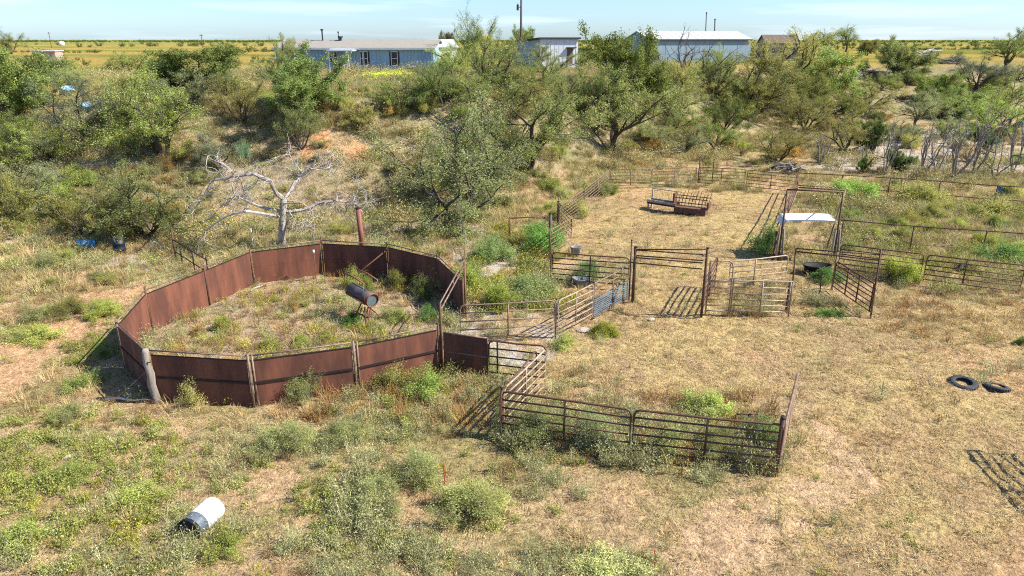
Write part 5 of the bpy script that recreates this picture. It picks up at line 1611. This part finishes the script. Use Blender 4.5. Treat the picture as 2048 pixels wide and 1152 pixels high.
def scatter(name, label, prs, x, y, sc, extra_z=0.):
    n_ = len(x); rg_ = np.random.RandomState(len(name) + n_ % 97)
    me = bpy.data.meshes.new(name); me.vertices.add(n_)
    me.vertices.foreach_set("co", np.stack([x, y, tz(x, y) + extra_z], 1).astype(np.float32).ravel())
    a = me.attributes.new("spin", 'FLOAT_VECTOR', 'POINT'); sp = np.stack([rg_.normal(0, .08, n_), rg_.normal(0, .08, n_), rg_.uniform(0, 6.28, n_)], 1).astype(np.float32); a.data.foreach_set("vector", sp.ravel())
    a = me.attributes.new("size", 'FLOAT_VECTOR', 'POINT'); zs = np.stack([sc, sc, sc * rg_.uniform(.75, 1.25, n_)], 1).astype(np.float32); a.data.foreach_set("vector", zs.ravel())
    a = me.attributes.new("pick", 'INT', 'POINT'); a.data.foreach_set("value", rg_.randint(0, len(prs), n_).astype(np.int32))
    o = bpy.data.objects.new(name, me); COL.objects.link(o)
    o['kind'] = 'stuff'; o['label'] = label; o['category'] = 'ground cover'
    g = bpy.data.node_groups.new(name, 'GeometryNodeTree')
    g.interface.new_socket("Geometry", in_out='INPUT', socket_type='NodeSocketGeometry'); g.interface.new_socket("Geometry", in_out='OUTPUT', socket_type='NodeSocketGeometry')
    N, Lk = g.nodes, g.links
    gi, go = N.new('NodeGroupInput'), N.new('NodeGroupOutput')
    ip = N.new('GeometryNodeInstanceOnPoints'); jn = N.new('GeometryNodeJoinGeometry')
    for q in prs:
        oi = N.new('GeometryNodeObjectInfo'); oi.inputs['Object'].default_value = q; oi.inputs['As Instance'].default_value = True
        Lk.new(oi.outputs['Geometry'], jn.inputs[0])

    def attr(nm, ty):
        q = N.new('GeometryNodeInputNamedAttribute'); q.data_type = ty; q.inputs['Name'].default_value = nm; return q.outputs['Attribute']
    Lk.new(gi.outputs[0], ip.inputs['Points']); Lk.new(jn.outputs[0], ip.inputs['Instance'])
    ip.inputs['Pick Instance'].default_value = True
    Lk.new(attr("pick", 'INT'), ip.inputs['Instance Index']); Lk.new(attr("spin", 'FLOAT_VECTOR'), ip.inputs['Rotation']); Lk.new(attr("size", 'FLOAT_VECTOR'), ip.inputs['Scale'])
    Lk.new(ip.outputs[0], go.inputs[0])
    md = o.modifiers.new("cover", 'NODES'); md.node_group = g
    return o


GR = np.random.RandomState(77)


def cand(dens, r0, r1, half=41):
    """random ground points in the fan in front of the camera, dens per square metre"""
    A_ = math.radians(half); n_ = int(dens * A_ * (r1 * r1 - r0 * r0))
    r_ = np.sqrt(GR.uniform(r0 * r0, r1 * r1, n_)); t_ = GR.uniform(-A_, A_, n_)
    return r_ * np.sin(t_), r_ * np.cos(t_)


def keep(x, y, prob):
    k_ = GR.rand(len(x)) < prob; return x[k_], y[k_]


def clear(x, y):
    """bare places: sandy path, drum, pen sheets' foot, building floors"""
    m_ = poly_mask(x, y, SAND, .8) * .85 + poly_mask(x, y, YARDTRAIL, .8) * .55 + (np.hypot(x - TY1.x, y - TY1.y) < .55) + (np.hypot(x - TY2.x, y - TY2.y) < .5)
    return 1 - np.clip(m_ + (np.hypot(x - A.x - .3, y - A.y - .35) < .62), 0, 1)


def U(x, y): return 1024 + F * x / np.maximum(.1, y * math.cos(PITCH) + 11 * math.sin(PITCH))


TY1, TY2 = hit(1926, 770), hit(1993, 779)
A = (hit(377, 1062) + hit(424, 1019)) / 2
# trodden straw yard
x, y = cand(14, 11, 58)
st = poly_mask(x, y, STRAW, 1.0); pn = poly_mask(x, y, PEN, .3)
x, y = keep(x, y, (st * .85 + (1 - st) * .17) * np.clip(1.5 - fbm(x, y, 1.2, 3, 2), .25, 1) * np.clip(30 / np.hypot(x, y), .3, 1) * clear(x, y))
scatter("straw_grass", "short trodden straw coloured grass over the yard and back corral", PR['straw'], x, y, GR.uniform(.6, 1.35, len(x)))
x, y = cand(1.7, 11, 52)
st = poly_mask(x, y, STRAW, 1.); x, y = keep(x, y, (st + (1 - st) * .35) * np.clip(30 / np.hypot(x, y), .3, 1) * clear(x, y))
scatter("straw_litter", "loose bleached straw lying on the trodden ground", PR['litter'], x, y, GR.uniform(.7, 1.3, len(x)), .01)
# taller dry bunch grass
x, y = cand(3.2, 11, 64)
st = poly_mask(x, y, STRAW, .6); nn_ = fbm(x, y, 3, 3, 1)
x, y = keep(x, y, np.clip((nn_ - .42) * 5, 0, 1) * (1 - .92 * st) * clear(x, y) * .8)
scatter("bunch_grass", "dry pale bunch grass between the weeds", PR['bunch'], x, y, GR.uniform(.6, 1.2, len(x)))
# green weeds: front left, along the pens
x, y = cand(16, 11, 44)
st = poly_mask(x, y, STRAW, .6); nn_ = fbm(x, y, 2.4, 3, 2); u_ = U(x, y)
wgt = np.clip((1250 - u_) / 600, .10, 1); wgt = np.where(y < 19, wgt * 1.2, wgt * .6)
big_ = np.clip((fbm(x, y, 5, 2, 0) - .42) * 6, .08, 1)
pr_ = np.clip((nn_ - .43) * 6, 0, 1) * big_ * wgt * (1 - .93 * st) * clear(x, y)
xa, ya = keep(x, y, pr_ * .62)
scatter("green_weeds", "yellow green leafy weeds in patches over the front left ground", PR['green'], xa, ya, GR.uniform(.35, 1.0, len(xa)))
xb, yb = keep(x, y, np.clip((nn_ - .36) * 5, 0, 1) * big_ * wgt * (1 - .9 * st) * clear(x, y) * .38 + st * .012)
scatter("creeping_weeds", "low creeping green weeds close to the ground", PR['flat'], xb, yb, GR.uniform(.6, 1.3, len(xb)))
CORNER = [(-120, 930), (120, 960), (330, 1010), (470, 1080), (520, 1250), (-200, 1250)]
PATCH = [(120, 840), (330, 830), (420, 900), (540, 950), (470, 1000), (250, 960), (90, 930)]
x, y = cand(16, 11, 24)
pr_ = np.clip((fbm(x, y, 1.5, 3, 1) - .33) * 5, 0, 1)
xa, ya = keep(x, y, (poly_mask(x, y, CORNER, .8) * .6 + poly_mask(x, y, PATCH, .8) * .2) * pr_ * clear(x, y))
scatter("corner_weeds", "bright yellow green weeds crowding the front left corner round the plastic drum", PR['green'] + PR['yellow'][:1], xa, ya, GR.uniform(.45, 1.15, len(xa)))
# grey green weeds: front centre
x, y = cand(16, 11, 42)
st = poly_mask(x, y, STRAW, .6); nn_ = fbm(x, y, 2.1, 3, 3); u_ = U(x, y)
wgt = np.exp(-((u_ - 880) / 460) ** 2) * .9 + .14
x, y = keep(x, y, np.clip((nn_ - .44) * 6, 0, 1) * np.clip((fbm(x, y, 5.5, 2, 1) - .36) * 5, .12, 1) * wgt * (1 - .9 * st) * clear(x, y))
scatter("grey_weeds", "grey green fine stemmed weeds over the front middle ground", PR['grey'], x, y, GR.uniform(.45, 1.2, len(x)) * (1 + .65 * np.clip((fbm(x, y, 3, 2, 2) - .5) * 5, 0, 1)))
x, y = cand(6, 11, 46)
st = poly_mask(x, y, STRAW, .6); nn_ = fbm(x, y, 1.7, 3, 0)
x, y = keep(x, y, np.clip((nn_ - .48) * 6, 0, 1) * (1 - .9 * st) * clear(x, y) * .7)
scatter("brown_weeds", "brown dried weeds scattered through the ground cover", PR['brown'], x, y, GR.uniform(.4, 1.0, len(x)))
ALLEY = [(900, 470), (1000, 455), (1110, 470), (1115, 600), (1180, 560), (1110, 640), (930, 650), (925, 560)]
LOT = [(1640, 395), (2300, 420), (2300, 560), (1860, 560), (1690, 500)]
OCHRE = [(1745, 590), (2300, 560), (2300, 690), (1780, 680)]
x, y = cand(7, 24, 60)
nn_ = fbm(x, y, 2.0, 3, 1); gw = np.clip(poly_mask(x, y, WASH, .7) + poly_mask(x, y, WASH3, .5), 0, 1)
ma = poly_mask(x, y, ALLEY, .5) * (1 - .9 * gw); ml = poly_mask(x, y, LOT, .8); mo = np.clip(poly_mask(x, y, OCHRE, .8) + poly_mask(x, y, [(1415, 560), (1458, 560), (1458, 625), (1415, 625)], .2) + poly_mask(x, y, [(1462, 585), (1580, 585), (1580, 640), (1462, 640)], .3), 0, 1)
xa, ya = keep(x, y, ma * .7 + ml * .35 * np.clip((nn_ - .35) * 5, 0, 1))
scatter("alley_weeds", "tall yellow green weeds in the alley and the lot behind the right panels", PR['yellow'] + PR['green'], xa, ya, GR.uniform(.8, 1.7, len(xa)))
xa, ya = keep(x, y, ml * .45 + ma * .15)
scatter("lot_grass", "olive bunch grass in the weedy lot on the right", PR['olivegrass'], xa, ya, GR.uniform(.6, 1.2, len(xa)))
xa, ya = keep(x, y, mo * .6 * np.clip((nn_ - .35) * 5, 0, 1))
xd, yd = keep(x, y, poly_mask(x, y, [(1462, 560), (1582, 560), (1582, 634), (1462, 634)], .2) * .8)
scatter("shaded_weeds", "brown tangled weeds behind the panels beside the walk-through gate", PR['brown'] + PR['grey'][:1], xd, yd, GR.uniform(.8, 1.5, len(xd)))
scatter("ochre_grass", "tall ochre dry grass before the right run of panels", PR['rust'] + PR['bunch'], xa, ya, GR.uniform(.6, 1.2, len(xa)))
FR = [(560, 830), (700, 760), (870, 720), (900, 740), (1000, 760), (1000, 880), (800, 880), (600, 850)]
INN = [(1010, 790), (1090, 720), (1200, 760), (1590, 790), (1565, 930), (1260, 900), (1010, 850)]
x, y = cand(13, 18, 34)
mk = poly_mask(x, y, FR, .4); x1, y1 = keep(x, y, mk * .75)
mk = poly_mask(x, y, INN, .4); x2, y2 = keep(x, y, mk * .55 * np.clip((fbm(x, y, 1.5, 2, 1) - .35) * 4, 0, 1))
mk = poly_mask(x, y, PEN, .1) * np.clip((fbm(x, y, 1.6, 3, 2) - .45) * 6, 0, 1); x3, y3 = keep(x, y, mk * .36)
scatter("rust_weeds", "rusty tan tall dry weeds before the round pen and in the near pen", PR['rust'], np.concatenate([x1[::2], x2[::2], x3[::3]]), np.concatenate([y1[::2], y2[::2], y3[::3]]), GR.uniform(.7, 1.4, len(x1[::2]) + len(x2[::2]) + len(x3[::3])))
scatter("mixed_weeds", "olive and grey weeds crowding the front of the round pen and the near pen", PR['grey'] + PR['green'][:1] + PR['brown'], np.concatenate([x1[1::2], x2[1::2], x3[1::3]]), np.concatenate([y1[1::2], y2[1::2], y3[1::3]]), GR.uniform(.6, 1.3, len(x1[1::2]) + len(x2[1::2]) + len(x3[1::3])))
scatter("yellow_weeds", "yellow flowered weeds in the round pen's floor", PR['yellow'], x3[2::3], y3[2::3], GR.uniform(.7, 1.3, len(x3[2::3])))
FRUN = [(950, 850), (1010, 820), (1120, 815), (1300, 850), (1540, 885), (1585, 955), (1420, 965), (1260, 940), (1100, 915), (985, 890)]
x, y = cand(13, 16, 27)
xa, ya = keep(x, y, poly_mask(x, y, FRUN, .35) * np.clip((fbm(x, y, 1.1, 2, 2) - .25) * 3, .1, .8))
scatter("fence_weeds", "tall grey green weeds grown up through the front run of panels", PR['grey'] + PR['grey'] + PR['rust'][:1], xa, ya, GR.uniform(.9, 1.9, len(xa)))
# bank, draw and plateau
x, y = cand(4.2, 36, 112)
s_ = sl(x, y); st = poly_mask(x, y, STRAW, 1.); rd = poly_mask(x, y, RED, 1., None); gw = np.clip(poly_mask(x, y, WASH) + poly_mask(x, y, WASH2, 1.4) + poly_mask(x, y, TRAIL, 1., None), 0, 1)
nn_ = fbm(x, y, 3.5, 3, 1)
base_ = (1 - st) * (1 - .85 * rd) * (1 - .75 * gw) * np.clip(60 / np.hypot(x, y), .35, 1)
xa, ya = keep(x, y, base_ * np.clip((nn_ - .36) * 4, 0, 1) * .8)
scatter("bank_grass", "dry olive bunch grass covering the bank and the draw", PR['olivegrass'] + PR['bunch'], xa, ya, GR.uniform(.7, 1.7, len(xa)))
nn_ = fbm(x, y, 4, 3, 3)
xa, ya = keep(x, y, base_ * np.clip((nn_ - .4) * 4, 0, 1) * .45)
scatter("bank_weeds", "grey, green and brown weeds over the bank and the draw", PR['grey'] + PR['brown'] + PR['green'][:1], xa, ya, GR.uniform(.9, 2.0, len(xa)))
nn_ = fbm(x, y, 6, 3, 0)
xa, ya = keep(x, y, base_ * np.clip((nn_ - .45) * 5, 0, 1) * .08 * (np.hypot(x, y) > 42))
scatter("bank_brush", "olive undergrowth between the mesquites on the bank", PR['brush'], xa, ya, GR.uniform(.8, 1.7, len(xa)))
# far fields
x, y = cand(.09, 100, 420, 40)
nn_ = fbm(x / 4, y, 30, 3, 2); s_ = sl(x, y)
xa, ya = keep(x, y, (s_ > .9) * np.clip((nn_ - .5) * 8, .006, 1) * np.clip((fbm(x, y, 9, 2, 0) - .45) * 8, .02, 1))
scatter("field_scrub", "low scrub dotted over the yellow fields beyond the buildings", PR['dark'], xa, ya, GR.uniform(.4, 1.0, len(xa)) * GR.uniform(.8, 2.2, len(xa)))
r_ = GR.uniform(500, 2600, 9000); t_ = GR.uniform(-R(40), R(40), 9000)
x, y = r_ * np.sin(t_), r_ * np.cos(t_); xa, ya = keep(x, y, np.clip((fbm(x / 6, y, 120, 3, 1) - .45) * 8, .04, 1))
scatter("distant_scrub", "band of dark green scrub along the far horizon", PR['dark'], xa, ya, GR.uniform(2.5, 5.0, len(xa)))
